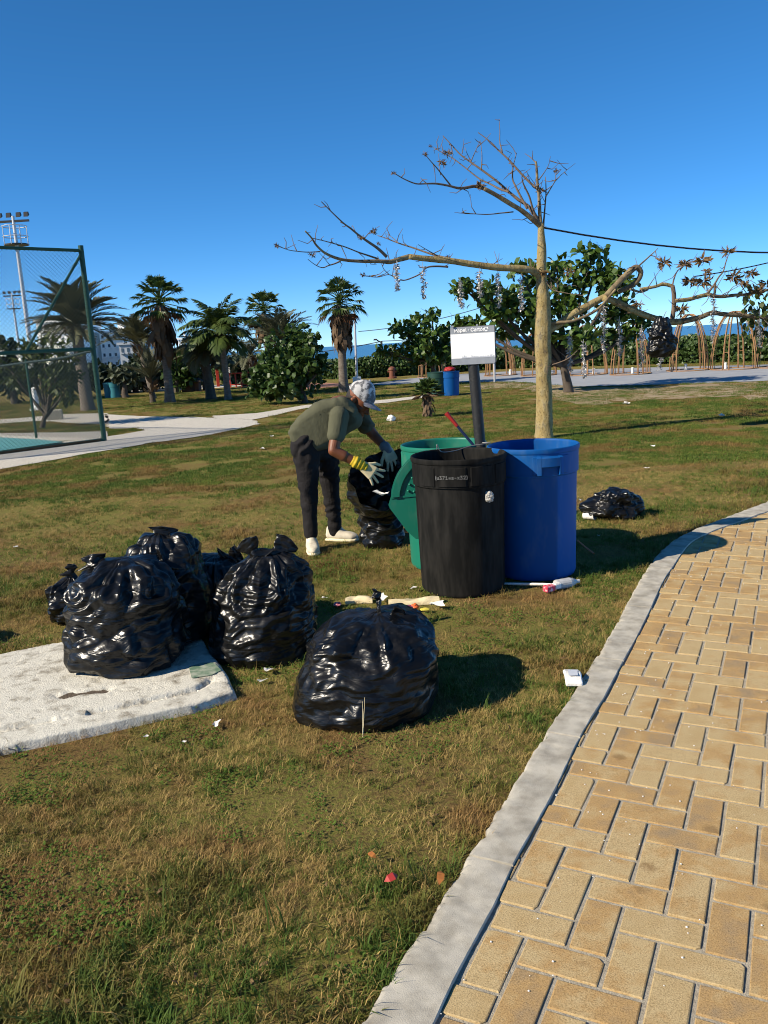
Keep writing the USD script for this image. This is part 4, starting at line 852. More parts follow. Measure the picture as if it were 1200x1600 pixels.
def glove(wr, direction, palm_n, thumb_side, mat_hand, mat_cuff, cuff_from, spread=.6, curl=.5, k_=1.04):
    d = np.asarray(direction, float); d /= np.linalg.norm(d); n = np.asarray(palm_n, float); n -= d * (n @ d); n /= np.linalg.norm(n); s = np.cross(d, n) * thumb_side
    P = lambda f, w, h: wr + (d * f + s * w * 1.08 + n * h) * k_
    ms = [Manifold.batch_hull([sph(P(.01, .02, 0), .02), sph(P(.01, -.02, 0), .02), sph(P(.085, .036, 0), .0155), sph(P(.088, -.036, 0), .0145), sph(P(.05, .03, .004), .017)])]
    for j, (w, ln) in enumerate(((.034, .070), (.012, .080), (-.012, .074), (-.034, .058))):
        c = P(.088, w, 0); dd = d + s * (w / .034) * spread * .5; dd /= np.linalg.norm(dd); pts = [c]; ang = .12
        for q in (.42, .32, .26):
            ang += curl * (.6 + .12 * j); pts.append(pts[-1] + (dd * math.cos(ang) + n * math.sin(ang)) * ln * q * k_)
        ms += chain(list(zip(pts, (.0115, .0108, .010, .0088))))
    tp = [P(.03, .035, .004), P(.062, .066, .016), P(.095, .078, .03)]
    ms += chain(list(zip(tp, (.0155, .0125, .010))))
    cuff = union(chain([(wr + (cuff_from - wr) * .75, .044), (wr + (cuff_from - wr) * .25, .040), (wr + d * .012, .034)]))
    return soften(union(ms), .0045, 4), cuff
h_, c_ = glove(wrN, (.74, -.05, -.62), (.1, .85, -.45), 1, 'glove_cream', 'glove_cuff', wrN + (elN - wrN) * .34, spread=1.1, curl=.14)
gl = obj('glove', h_, 'glove_cream', man, smooth=True, label='cream work glove with a yellow cuff')
cm = soften(c_, .01, 4); v = np.array(cm.vertices); v += np.array(cm.vertex_normals) * ((tri((v @ (wrN - elN)) / np.linalg.norm(wrN - elN) * 34) - .5) * .009)[:, None]
obj('cuff', (v, np.array(cm.faces)), 'glove_cuff', gl, smooth=True)
h_, c_ = glove(wrF, (.36, -.25, -.88), (-.35, .85, -.2), -1, 'glove_cream', 'glove_grey', wrF + (elF - wrF) * .25, spread=.8, curl=.16)
gl = obj('glove', h_, 'glove_cream', man, smooth=True, label='cream work glove with a grey cuff')
obj('cuff', soften(c_, .01, 4), 'glove_grey', gl, smooth=True)

# ------------------------------------------------------------------ the bare yellow tree
TY = 12.81
r_t = rng_of(12)
tree = thing('bare_tree', 'leafless tree with yellow trunk and long side limbs behind the blue barrel', 'tree')
def limb(px, r0, r1, dy0=0.0, dy1=0.0, sides=7, jitter=0.0):
    p = np.array(px, float); n = len(p); Y = TY + np.linspace(dy0, dy1, n)
    pts = smooth_path([at(x, y, yy) for (x, y), yy in zip(p, Y)], 5); m = len(pts)
    rr = (r0 + (r1 - r0) * np.linspace(0, 1, m) ** .8) * .9 * (1 + .22 * (meshkit.fbm(pts * 6, 2, 3) - .5))
    return tube(pts, rr, sides)
tp = [at(850, 690, TY) * [1, 1, 0] + [0, 0, LAWN - .05], at(850, 672, TY), at(850, 640, TY), at(850, 590, TY), at(849, 545, TY), at(848, 505, TY), at(848, 470, TY), at(846, 440, TY), at(846, 410, TY), at(846, 380, TY), at(845, 350, TY)]
tv, tf = tube(smooth_path(tp, 6), np.interp(np.linspace(0, 1, 61), [0, .06, .12, .3, .5, .68, .8, .9, 1], [.19, .155, .14, .122, .112, .088, .07, .058, .046]), 22)
ctr = tv.copy(); nz = meshkit.fbm(tv * [5, 5, 2.2], 3, 4) - .5; axis = np.interp(tv[:, 2], [q[2] for q in tp], [q[0] for q in tp]); dv = np.c_[tv[:, 0] - axis, tv[:, 1] - TY, np.zeros(len(tv))]
obj('trunk', (tv + dv * (nz * .5)[:, None], tf), 'bark_yellow', tree, smooth=True)
limbs = [  # (pixel path, radius at the start, at the end, depth offset at the end)
 ('bark_yellow', [(847, 436), (834, 424), (816, 420), (780, 418), (740, 413), (700, 407), (665, 404), (640, 401)], .062, .046, -.5),
 ('bark_limb', [(640, 401), (625, 405), (610, 409), (590, 408), (560, 408), (532, 405), (509, 396), (495, 384), (487, 372), (477, 361)], .046, .010, -.9),
 ('bark_yellow', [(850, 525), (858, 515), (872, 507), (900, 488), (925, 474), (947, 463)], .075, .058, .2),
 ('bark_limb', [(947, 463), (965, 443), (980, 428), (993, 418), (1001, 424), (998, 436), (986, 447), (966, 456)], .055, .04, .1),
 ('bark_limb', [(993, 420), (1013, 402), (1022, 394), (1028, 388)], .016, .006, .4),
 ('bark_limb', [(850, 507), (872, 504), (893, 502), (917, 493), (935, 482), (950, 466), (962, 452)], .03, .018, -.1),
 ('bark_yellow', [(944, 466), (960, 471), (987, 484), (1007, 492), (1027, 499), (1048, 503), (1067, 502)], .056, .052, .5),
 ('bark_limb', [(1067, 502), (1093, 496), (1112, 489), (1130, 491), (1160, 493), (1200, 496), (1260, 492), (1330, 498)], .05, .03, .8),
 ('bark_yellow', [(1000, 452), (1023, 448), (1036, 444), (1050, 447)], .024, .034, .5),
 ('bark_limb', [(985, 452), (1000, 456), (1012, 452)], .02, .022, .4),
 ('twig', [(1051, 446), (1053, 460), (1053, 475), (1052, 488), (1050, 500)], .034, .042, .5),
 ('bark_yellow', [(1054, 470), (1075, 468), (1093, 463), (1107, 460)], .036, .034, .6),
 ('bark_limb', [(1107, 460), (1120, 463), (1133, 463), (1150, 461), (1167, 460), (1200, 453), (1260, 440), (1320, 446)], .034, .022, .9),
 ('twig', [(1051, 446), (1053, 436), (1058, 424), (1066, 417), (1075, 413)], .016, .007, .5),
 ('twig', [(1106, 458), (1112, 450), (1117, 443), (1123, 433), (1130, 424), (1134, 410), (1138, 398)], .022, .008, .5),
 ('twig', [(1117, 444), (1117, 455), (1115, 466)], .026, .02, .5),
 ('twig', [(604, 401), (590, 388), (574, 377), (560, 367), (548, 357), (537, 349), (520, 333), (502, 315)], .026, .007, -.6),
 ('twig', [(590, 404), (575, 399), (560, 394), (537, 385), (509, 377), (488, 372)], .017, .006, -1.0),
 ('twig', [(532, 408), (523, 412), (513, 415), (506, 418), (499, 417), (490, 412), (481, 405)], .014, .005, -.3),
 ('twig', [(500, 393), (483, 394), (468, 393), (453, 391), (444, 388), (434, 384)], .010, .004, -1.2),
 ('twig', [(700, 404), (684, 400), (665, 394), (645, 387), (623, 380), (605, 373), (590, 368)], .022, .006, .5),
 ('twig', [(684, 400), (668, 391), (653, 382)], .011, .004, -.4),
 ('twig', [(623, 380), (614, 372), (604, 365)], .009, .003, .4),
 ('twig', [(700, 417), (682, 416), (667, 418), (658, 427), (644, 434), (630, 438), (618, 434), (607, 429), (590, 433), (569, 431)], .017, .005, -.5),
 ('twig', [(607, 428), (600, 421), (596, 412)], .008, .004, -.4),
 ('bark_limb', [(845, 354), (836, 346), (824, 336), (812, 327), (800, 320), (787, 312), (772, 303), (757, 295)], .045, .032, -.3),
 ('twig', [(757, 295), (742, 291), (730, 293), (717, 294), (700, 290), (682, 287), (666, 287), (650, 287), (632, 280), (615, 270)], .03, .006, -.7),
 ('twig', [(705, 291), (694, 277), (682, 262), (673, 252), (664, 241)], .014, .005, -.9),
 ('twig', [(843, 346), (834, 334), (825, 322), (810, 312), (792, 297), (775, 282), (752, 265), (735, 253), (720, 242), (705, 226), (692, 212)], .034, .006, .6),
 ('twig', [(795, 300), (780, 295), (765, 287), (750, 280), (728, 263), (707, 247), (690, 238), (677, 230)], .020, .005, .9),
 ('twig', [(752, 265), (753, 243), (751, 220)], .011, .004, .4), ('twig', [(736, 252), (743, 236), (750, 220)], .010, .004, .5),
 ('twig', [(722, 240), (724, 228), (725, 217)], .009, .003, .3), ('twig', [(739, 258), (730, 240), (726, 230)], .008, .003, .2),
 ('twig', [(824, 326), (814, 308), (805, 290), (801, 280), (801, 266), (803, 255), (807, 239)], .022, .006, .2),
 ('twig', [(842, 348), (833, 328), (827, 307), (818, 288), (815, 276)], .024, .008, -.2),
 ('twig', [(845, 302), (838, 294), (830, 287), (815, 272), (800, 255), (787, 242), (778, 234), (770, 225), (758, 215), (747, 207)], .024, .006, .3),
 ('twig', [(785, 238), (781, 222), (781, 205), (780, 186)], .012, .004, .4),
 ('bark_limb', [(845, 352), (843, 328), (842, 305), (840, 288), (839, 272), (838, 258), (837, 252)], .032, .016, .0),
 ('twig', [(837, 254), (829, 246), (820, 240)], .011, .004, .2), ('twig', [(840, 296), (831, 290), (823, 268)], .009, .004, -.2),
 ('twig', [(849, 354), (851, 330), (853, 305), (853, 290), (852, 276)], .017, .006, .1),
 ('twig', [(853, 307), (862, 292), (870, 280), (884, 267), (899, 255)], .011, .003, .4), ('twig', [(867, 284), (868, 274), (869, 266)], .007, .003, .2),
 ('twig', [(842, 281), (850, 270), (857, 258), (860, 244)], .010, .003, -.3), ('twig', [(852, 298), (838, 290), (822, 268)], .008, .003, .3),
 ('twig', [(802, 331), (782, 333), (762, 335), (740, 334), (721, 332)], .012, .005, -.3),
 ('twig', [(780, 417), (776, 404), (772, 392)], .009, .003, .2), ('twig', [(768, 414), (775, 410), (785, 404)], .009, .004, .3),
 ('twig', [(852, 428), (866, 440), (880, 447), (896, 446)], .010, .004, .4), ('twig', [(852, 436), (862, 452), (885, 458), (912, 462)], .009, .004, -.5),
 ('twig', [(855, 572), (872, 567), (888, 560), (902, 548)], .012, .006, -.5), ('twig', [(849, 425), (849, 438), (841, 442)], .006, .003, -.2)]
for mat, px, r0, r1, dy in limbs:
    big = r0 > .02
    obj('limb' if big else 'twig', limb(px, r0, r1, 0 if dy < .45 or px[0][0] < 1000 else .45, dy, 9 if big else 5), mat, tree, smooth=True)
# small side twigs everywhere along the limbs, one part
tw = []
for mat, px, r0, r1, dy in limbs:
    p = np.array(px, float); L = np.linalg.norm(np.diff(p, axis=0), axis=1).sum()
    for _ in range(int(L / (13 if px[0][0] > 940 else 17))):
        k = r_t.integers(0, len(p) - 1); u = r_t.random(); q = p[k] + (p[k + 1] - p[k]) * u; b = at(*q, TY + dy * (k + u) / len(p) + (.45 if px[0][0] > 1000 and dy > .45 else 0) * .4)
        d = np.array([r_t.normal(0, 1), r_t.normal(0, .8), r_t.normal(.35, .8)]); d /= np.linalg.norm(d); l = r_t.uniform(.06, .34) * (1.3 if px[0][0] > 980 else .8)
        mid = b + d * l * .5 + r_t.normal(0, .02, 3); e = b + d * l + np.array([0, 0, .06 * l]) + r_t.normal(0, .02, 3)
        tw.append(tube([b, mid, e], [.0075, .005, .0028], 4))
obj('fine_twigs', cat_mesh(tw), 'twig', tree, smooth=True, kind='stuff')
def dead_cluster(c, size, seed, droop=.55):
    r = rng_of(seed); n = 34; d = rand_unit(n, r); d[:, 2] = d[:, 2] * .55 - .1
    return leaf_batch(np.repeat([c], n, 0) + d * size * .1, d, rand_unit(n, r), size * r.uniform(.5, .9, n), size * .17, droop)
cl = [(1138, 392, .17, .6), (1097, 406, .24, .6), (1070, 412, .18, .6), (1037, 411, .2, .5), (1078, 440, .2, .6), (1100, 440, .24, .7), (1146, 433, .22, .6), (1174, 427, .18, .7), (1198, 444, .2, .8), (1065, 482, .2, .9), (997, 476, .14, .5), (1165, 440, .16, .5), (1105, 424, .12, .5), (1180, 455, .2, .6),
      (583, 362, .09, -.6), (565, 371, .08, -.6), (488, 398, .09, -.5), (433, 384, .07, -1.2), (567, 429, .07, -.5), (700, 239, .12, .7), (690, 254, .13, .5), (664, 241, .06, -.9), (615, 270, .06, -.7), (750, 288, .13, -.2), (869, 266, .07, .2), (673, 228, .05, .9), (592, 381, .05, -.5), (848, 425, .13, -.1), (888, 425, .13, .8), (845, 297, .08, .0), (700, 401, .06, .2)]
for k, (x, y, s, dy) in enumerate(cl): obj('dead_leaf_cluster', dead_cluster(at(x, y, TY + dy), s * .85, 200 + k), 'leaf_dead', tree, smooth=False)
r = rng_of(77); n = 190; c = np.array([at(r.uniform(1160, 1225), r.normal(490, 20), TY + 1.0 + r.normal(0, .3)) for _ in range(n)])
d_ = rand_unit(n, r); d_[:, 2] = -.6 - r.random(n); obj('green_leaves', leaf_batch(c, d_, rand_unit(n, r), r.uniform(.09, .17, n), .075, .2), 'leaf_yellowgreen', tree, smooth=False)
# tinsel strings hung for decoration
def tinsel(x0, y0, x1, y1, dy, seed):
    r = rng_of(seed); a, b = at(x0, y0, TY + dy), at(x1, y1, TY + dy); b = np.array([a[0] + (b[0] - a[0]) * .25, a[1], b[2]])
    n = int(260 * max(.5, np.linalg.norm(a - b))); u = r.random(n); c = a + (b - a) * u[:, None]; c[:, 0] += .012 * np.sin(u * 15 + seed)
    d = rand_unit(n, r); d[:, 2] = d[:, 2] * .5 + .1
    leaves = leaf_batch(c, d, rand_unit(n, r), r.uniform(.03, .065, n), .016, .5)
    return cat_mesh([leaves, tube([a + [0, 0, .06], a, b], .004, 4)])
ts = [(620, 414, 621, 455, -.65, 'short silver tinsel string, leftmost on the long left limb of the bare tree'), (660, 416, 665, 468, -.5, 'silver tinsel string second from the left on the long limb'), (719, 440, 721, 482, -.35, 'silver tinsel string hanging low from the long limb above the sign'),
      (749, 424, 750, 466, -.3, 'silver tinsel string on the long limb, fourth from its tip'), (778, 428, 780, 482, -.2, 'silver tinsel string on the long limb, second nearest to the trunk'), (814, 434, 817, 485, -.1, 'silver tinsel string on the long limb nearest to the trunk'),
      (890, 526, 892, 581, .1, 'silver tinsel string right of the trunk before the thick dark tree'), (912, 536, 912, 592, .1, 'silver tinsel string that ends lowest, right of the trunk'), (943, 478, 943, 553, .15, 'long silver tinsel string below the fork of the right limb'),
      (968, 500, 970, 556, .3, 'silver tinsel string left of the hanging black bag, second one'), (1003, 513, 1004, 574, .4, 'silver tinsel string just left of the hanging black bag'), (1032, 515, 1032, 578, .25, 'silver tinsel string hanging in front of the black bag in the tree'),
      (1115, 463, 1115, 535, .5, 'long silver tinsel string in the gap between two rusty arches'), (1187, 490, 1188, 543, .6, 'silver tinsel string at the right edge under the green leaves')]
for k, (x0, y0, x1, y1, dy, lb) in enumerate(ts):
    obj('tinsel_string', tinsel(x0, y0, x1, y1, dy, 300 + k), 'tinsel', smooth=False, label=lb, cat='tinsel', group='tinsel strings on the bare tree')
def cable(a, b, sag, r, n=14):
    t = np.linspace(0, 1, n)[:, None]; p = np.asarray(a) + (np.asarray(b) - np.asarray(a)) * t; p[:, 2] -= sag * 4 * (t * (1 - t))[:, 0]; return tube(p, r, 5)
obj('cable', cable(at(850, 356, 12.8), at(1500, 372, 15.5), .30, .014), 'cable', smooth=True, label='dark cable from the top of the bare tree out to the right', cat='cable')
obj('cable', cable(at(1085, 432, 20), at(1330, 372, 21), .1, .014), 'cable', smooth=True, label='thin cable rising to the right behind the dead leaf clusters', cat='cable')
obj('cable', cable(at(300, 560, 75), at(598, 533, 70), .5, .035), 'cable', smooth=True, label='distant power line left of the small utility pole', cat='cable')
obj('cable', cable(at(598, 533, 70), at(900, 480, 62), .5, .03), 'cable', smooth=True, label='distant power line right of the small utility pole', cat='cable')
obj('cable', cable(at(560, 518, 72), at(760, 478, 68), .3, .03), 'cable', smooth=True, label='upper distant power line over the hedge', cat='cable')

# ------------------------------------------------------------------ palms
def fan_frond(base, az, el, pet, rad, seed, droop=.35, segs=15, spread=2.5):
    r = rng_of(seed); d = np.array([math.cos(az) * math.cos(el), math.sin(az) * math.cos(el), math.sin(el)]); s = np.array([-math.sin(az), math.cos(az), 0]); n = np.cross(d, s)
    if n[2] < 0: n = -n
    tip = base + d * pet; tip[2] -= pet * pet * .06
    parts = [tube([base, (base + tip) / 2 + [0, 0, .02], tip], [.02, .015, .012], 4, False)]
    V, F = [], []
    for k in range(segs):
        a = (k / (segs - 1) - .5) * spread; l = rad * (.78 + .22 * math.cos(a * .9)) * r.uniform(.88, 1.08); dd = d * math.cos(a) + s * math.sin(a); w = np.cross(dd, n); w0 = rad * spread / segs * .5
        sag = droop * r.uniform(.6, 1.4)
        p0, p1, p2 = tip, tip + dd * l * .6 - np.array([0, 0, 1]) * l * sag * .15, tip + dd * l * .96 - np.array([0, 0, 1]) * l * sag * .75
        b = len(V); V += [p0, p1 + w * w0 * .62 + n * .012, p1 - w * w0 * .62 + n * .012, p1 - n * .02, p2]
        F += [[b, b + 3, b + 1], [b, b + 2, b + 3], [b + 1, b + 3, b + 4], [b + 3, b + 2, b + 4]]
    return cat_mesh(parts + [(np.array(V), np.array(F))])
def feather_frond(base, az, el, L, seed, curve=1.1, leaf=.45, pairs=26, vee=.5, w=.028, hang=.3):
    r = rng_of(seed); t = np.linspace(0, 1, 12); dh = np.array([math.cos(az), math.sin(az), 0]); s = np.array([-math.sin(az), math.cos(az), 0])
    ang = el - curve * t ** 1.3; st = L / 11; P = [np.asarray(base, float)]
    for a in ang[:-1]: P.append(P[-1] + dh * math.cos(a) * st + np.array([0, 0, math.sin(a) * st]))
    P = np.array(P); parts = [tube(P, np.linspace(.028, .006, 12), 4, False)]
    u = np.linspace(.16, 1, pairs); X = np.stack([np.interp(u, t, P[:, k]) for k in range(3)], 1); A = np.interp(u, t, ang)
    tan = np.cos(A)[:, None] * dh + np.sin(A)[:, None] * np.array([0, 0, 1]); nr = -np.sin(A)[:, None] * dh + np.cos(A)[:, None] * np.array([0, 0, 1])
    for sg_ in (-1, 1):
        ll = leaf * (np.sin(np.clip(u * 1.05, 0, 1) * math.pi * .85 + .35) * .8 + .2) * r.uniform(.85, 1.1, pairs)
        d = tan * .75 + sg_ * s * .8 + nr * vee * r.uniform(.6, 1.3, pairs)[:, None]; d[:, 2] -= hang * r.uniform(.5, 1.4, pairs); d /= np.linalg.norm(d, axis=1, keepdims=True)
        e = X + d * ll[:, None]; m = X + d * ll[:, None] * .5; e[:, 2] -= ll * hang * .5; wv = np.cross(d, nr); wv /= np.linalg.norm(wv, axis=1, keepdims=True)
        V = np.stack([X, m + wv * w, m - wv * w, e], 1).reshape(-1, 3); b = np.arange(pairs)[:, None] * 4; parts.append((V, (b[:, None] + np.array([[0, 2, 1], [1, 2, 3]])[None]).reshape(-1, 3)))
    return cat_mesh(parts)
def palm_trunk(b, tpt, r0, r1, seed, flare=1.5):
    t = np.linspace(0, 1, 34)[:, None]; r = rng_of(seed); p = np.asarray(b) + (np.asarray(tpt) - np.asarray(b)) * t; p[:, 0] += .05 * np.sin(t[:, 0] * 3 + seed) * t[:, 0] * (1 - t[:, 0])
    rad = r0 + (r1 - r0) * t[:, 0]; rad = rad * (1 + (flare - 1) * np.exp(-t[:, 0] * 14)) * (1 + .06 * (np.arange(34) % 2))
    return tube(p, rad, 12)
def fan_palm(px_base, px_top, Y, label, seed, crown=1.0, skirt=1.0, nf=30, trunk_r=.17, skirt_w=.5):
    t = thing('fan_palm', label, 'palm tree', 'tall fan palms on the lawn'); r = rng_of(seed)
    b = at(*px_base, Y); b[2] = LAWN - .05; tp = at(*px_top, Y)
    obj('trunk', palm_trunk(b, tp, trunk_r, trunk_r * .72, seed), 'bark_grey', t, smooth=True)
    H = tp[2] - b[2]; n = int(150 * skirt)
    if skirt:                                            # hanging dead fronds
        u = r.random(n) ** .8; a = r.uniform(0, 2 * math.pi, n); rad = skirt_w * (.3 + .7 * r.random(n)) * np.sin(np.clip((1 - u * .72), 0, 1) * math.pi * .62) ** .6
        c = np.stack([tp[0] + np.cos(a) * rad * .8, tp[1] + np.sin(a) * rad * .8, tp[2] + .1 - u * H * .42 * min(1, skirt)], 1)
        d = np.stack([np.cos(a) * .25, np.sin(a) * .25, -np.ones(n)], 1) + r.normal(0, .12, (n, 3)); obj('dead_skirt', leaf_batch(c, d, np.stack([np.cos(a), np.sin(a), np.zeros(n)], 1), r.uniform(.45, .9, n), r.uniform(.10, .26, n), .1, .3), 'frond_dead', t, smooth=False)
    for k in range(nf):
        u = k / nf; el = 1.35 - 1.95 * u ** .9 + r.normal(0, .12); az = k * 2.399 + r.normal(0, .25); m = 'frond_fan' if u < .88 else ('frond_rust' if r.random() < .5 else 'frond_dead')
        obj('frond', fan_frond(tp + [0, 0, .02 + .25 * (1 - u)], az, el, crown * r.uniform(.55, .8) * (1 if u > .2 else .8), crown * r.uniform(.5, .64), seed * 100 + k, droop=.3 + .4 * u), m, t, smooth=False)
    return t
def feather_palm(px_base, px_top, Y, label, seed, L=2.2, nf=34, mat='frond_date', leaf=.4, el0=1.45, el1=-.55, curve=1.0, trunk_r=.17, vee=.5, hang=.25, pairs=26, name='date_palm', w=.028, bark='bark_grey', group='feathery palms on the lawn'):
    t = thing(name, label, 'palm tree', group); r = rng_of(seed); b = at(*px_base, Y); b[2] = LAWN - .05; tp = at(*px_top, Y)
    obj('trunk', palm_trunk(b, tp, trunk_r, trunk_r * .8, seed, 1.35), bark, t, smooth=True)
    n = 40; a = r.uniform(0, 6.28, n); c = np.stack([tp[0] + np.cos(a) * trunk_r, tp[1] + np.sin(a) * trunk_r, tp[2] - r.random(n) * .5], 1); d = np.stack([np.cos(a), np.sin(a), np.full(n, .9)], 1)
    obj('leaf_bases', leaf_batch(c, d, np.stack([np.cos(a), np.sin(a), np.zeros(n)], 1), .28, .08, .0), 'frond_dead', t, smooth=False)
    for k in range(nf):
        u = k / nf; obj('frond', feather_frond(tp + [0, 0, .12 * (1 - u)], k * 2.399 + r.normal(0, .2), el0 + (el1 - el0) * u + r.normal(0, .1), L * r.uniform(.85, 1.1) * (.82 + .18 * math.sin(u * 3.14)), seed * 100 + k, curve * r.uniform(.8, 1.2), leaf, pairs, vee, w, hang), mat, t, smooth=False)
    return t
fan_palm((266, 630), (250, 478), 28.8, 'tall fan palm with a long skirt of dead fronds, second palm from the left', 1, .80, 1.1, 46, .15, .30)
fan_palm((537, 614), (531, 478), 28.9, 'tall fan palm alone against the sky above the bent man', 2, .74, .8, 42, .15, .27)
fan_palm((428, 620), (413, 492), 33.0, 'fan palm whose crown rises behind the feathery palm and the round bush', 3, .78, .5, 36, .15, .3)
feather_palm((137, 633), (118, 508), 27.0, 'big grey green date palm seen through and beside the fence corner', 4, 1.7, 58, 'frond_date', .38, 1.4, -.25, .75, .2, .5, .15, 40, w=.028)
feather_palm((240, 617), (216, 538), 32.0, 'leaning date palm with stiff arching fronds left of the tall fan palm', 5, 1.6, 28, 'frond_date', .36, 1.3, .1, 1.2, .1, .6, .15, 30, w=.032)
feather_palm((357, 626), (345, 525), 28.5, 'coconut palm with bright drooping fronds in the middle of the palm group', 6, 1.55, 28, 'frond_coconut', .52, 1.52, -.2, 1.35, .11, .3, .45, 36, 'coconut_palm', .034)
feather_palm((330, 622), (318, 548), 29.5, 'darker palm with a thick black trunk just left of the coconut palm', 7, 1.25, 30, 'frond_date', .36, 1.2, -.4, 1.2, .17, .4, .3, 22, 'date_palm', .03, 'bark_dark')
feather_palm((446, 622), (438, 540), 31.0, 'feathery palm with upright fronds behind the round leafy bush', 8, 1.6, 36, 'frond_date', .40, 1.45, .05, 1.05, .17, .5, .2, 26)
feather_palm((238, 620), (236, 595), 29.3, 'young trunkless palm with upright fronds at the foot of the tall fan palm', 9, 1.25, 16, 'frond_date', .26, 1.4, .45, .5, .1, .5, .05, 20, 'young_palm', .022, 'bark_dark', None)
feather_palm((398, 610), (392, 558), 34.0, 'low feathery palm between the coconut palm and the round bush', 10, 1.3, 20, 'frond_date', .32, 1.3, -.3, 1.2, .12, .4, .3, 18)
# the little spiky palm in the middle lawn
t = thing('small_spiky_palm', 'small spiky fan palm with a shaggy stump on the lawn behind the barrels', 'palm tree')
bY = g(668, 650)[1]; bb = at(668, 650, bY); bb[2] = LAWN - .03; bt = at(668, 614, bY); r = rng_of(15)
obj('trunk', palm_trunk(bb, bt, .075, .085, 3, 1.1), 'bark_dark', t, smooth=True)
n = 60; u = r.random(n); a = r.uniform(0, 6.28, n); c = np.stack([bt[0] + np.cos(a) * .08, bt[1] + np.sin(a) * .08, bb[2] + .08 + u * (bt[2] - bb[2])], 1)
obj('dead_skirt', leaf_batch(c, np.stack([np.cos(a) * .5, np.sin(a) * .5, -np.ones(n)], 1), np.stack([np.cos(a), np.sin(a), np.zeros(n)], 1), r.uniform(.12, .22, n), .05, .1), 'frond_dead', t, smooth=False)
for k in range(26):
    u = k / 26; obj('frond', fan_frond(bt, k * 2.399, 1.4 - 1.75 * u, .16, .22, 900 + k, .15, 12, 2.3), 'frond_fan' if u < .8 else 'frond_dead', t, smooth=False)

# ------------------------------------------------------------------ leafy trees, bushes, hedge
def foliage(clumps, per, leaf, width, seed, up_bias=.4, shell=.55):
    "leaves through the volume of uneven clumps: (centre, radii)"
    r = rng_of(seed); Cs, Ds, Ns = [], [], []
    for c, rad in clumps:
        n = max(6, int(per * np.prod(np.asarray(rad)) ** (2 / 3))); d = rand_unit(n, r); k = r.random(n) ** shell
        p = np.asarray(c) + d * np.asarray(rad) * k[:, None]; Cs.append(p); dd = d * .7 + r.normal(0, .6, (n, 3)); Ds.append(dd); Ns.append(d * .4 + r.normal(0, .5, (n, 3)) + [0, 0, up_bias])
    C, D, N_ = np.vstack(Cs), np.vstack(Ds), np.vstack(Ns); n = len(C)
    return leaf_batch(C, D, N_, leaf * r.uniform(.7, 1.2, n), width * r.uniform(.75, 1.15, n), .15)
def px_clumps(spec, Y, seed, sub=6, thick=1.0, flat=.75):
    "clumps given as (px, py, half width in px, half height in px, depth offset), each broken up into smaller ones"
    r = rng_of(seed); out = []
    for x, y, hw, hh, dy in spec:
        c = at(x, y, Y + dy); s = Y / FPX * 1.02; rw, rh = hw * s, hh * s
        for k in range(sub):
            d = rand_unit(1, r)[0] * r.random() ** .4; q = c + d * np.array([rw * .72, rw * .72 * thick, rh * .72]); f = r.uniform(.32, .55); out.append((q, (rw * f, rw * f * thick, rh * f * 1.1)))
    return out
def branchy_tree(name, label, base_px, fork_px, Y, spec, mat, seed, per=260, leaf=.2, width=.14, trunk_r=.12, bark='bark_dark', sub=7, thick=1.0, up=.5, group=None, lean=0):
    t = thing(name, label, 'tree', group); r = rng_of(seed); b = at(*base_px, Y); b[2] = LAWN - .05; f = at(*fork_px, Y)
    obj('trunk', tube(smooth_path([b, (b * .6 + f * .4) + [r.normal(0, .04), 0, 0], f], 6), np.linspace(trunk_r * 1.15, trunk_r * .7, 13), 10), bark, t, smooth=True)
    for x, y, hw, hh, dy in spec:
        c = at(x, y, Y + dy); m = f + (c - f) * .5 + [0, 0, -.1 * abs(c[0] - f[0])]; obj('limb', tube(smooth_path([f - [0, 0, .1], m, c], 4), np.linspace(trunk_r * .55, .02, 9), 6), bark, t, smooth=True)
    obj('crown', foliage(px_clumps(spec, Y, seed, sub, thick), per, leaf, width, seed + 1, up), mat, t, smooth=False)
    return t
branchy_tree('almond_tree', 'large dark green broad leaved tree behind the bare tree, spreading over the promenade', (889, 614), (879, 566), 22.4,
    [(722, 447, 30, 16, -.6), (760, 460, 34, 20, -.4), (800, 480, 40, 26, .2), (790, 512, 34, 20, .8), (838, 500, 42, 34, -.4), (880, 470, 46, 36, .3), (930, 430, 44, 34, .3), (925, 400, 26, 14, .2), (965, 440, 30, 24, -.3), (960, 490, 36, 24, .4), (905, 530, 44, 26, -.5), (850, 545, 38, 18, .3), (960, 530, 38, 18, .6), (812, 420, 24, 12, .8), (840, 440, 34, 22, .9), (870, 415, 26, 14, .8), (1000, 510, 26, 16, .5), (770, 490, 24, 14, -.7), (745, 510, 16, 10, .4), (720, 505, 18, 8, .5)], 'leaf_almond', 21, 330, .23, .15, .13, sub=8)
branchy_tree('almond_tree', 'smaller broad leaved tree in layers left of the sign', (678, 588), (675, 560), 30.0,
    [(655, 500, 22, 10, 0), (630, 515, 24, 10, .3), (668, 520, 30, 14, -.3), (640, 535, 30, 10, .2), (605, 549, 18, 6, 0), (625, 553, 26, 8, .4), (665, 545, 34, 14, -.4), (690, 540, 24, 16, .3), (700, 520, 26, 10, .4), (650, 562, 20, 7, .2), (685, 555, 24, 10, -.2), (676, 490, 12, 8, 0)], 'leaf_almond', 23, 340, .25, .16, .11, sub=7)
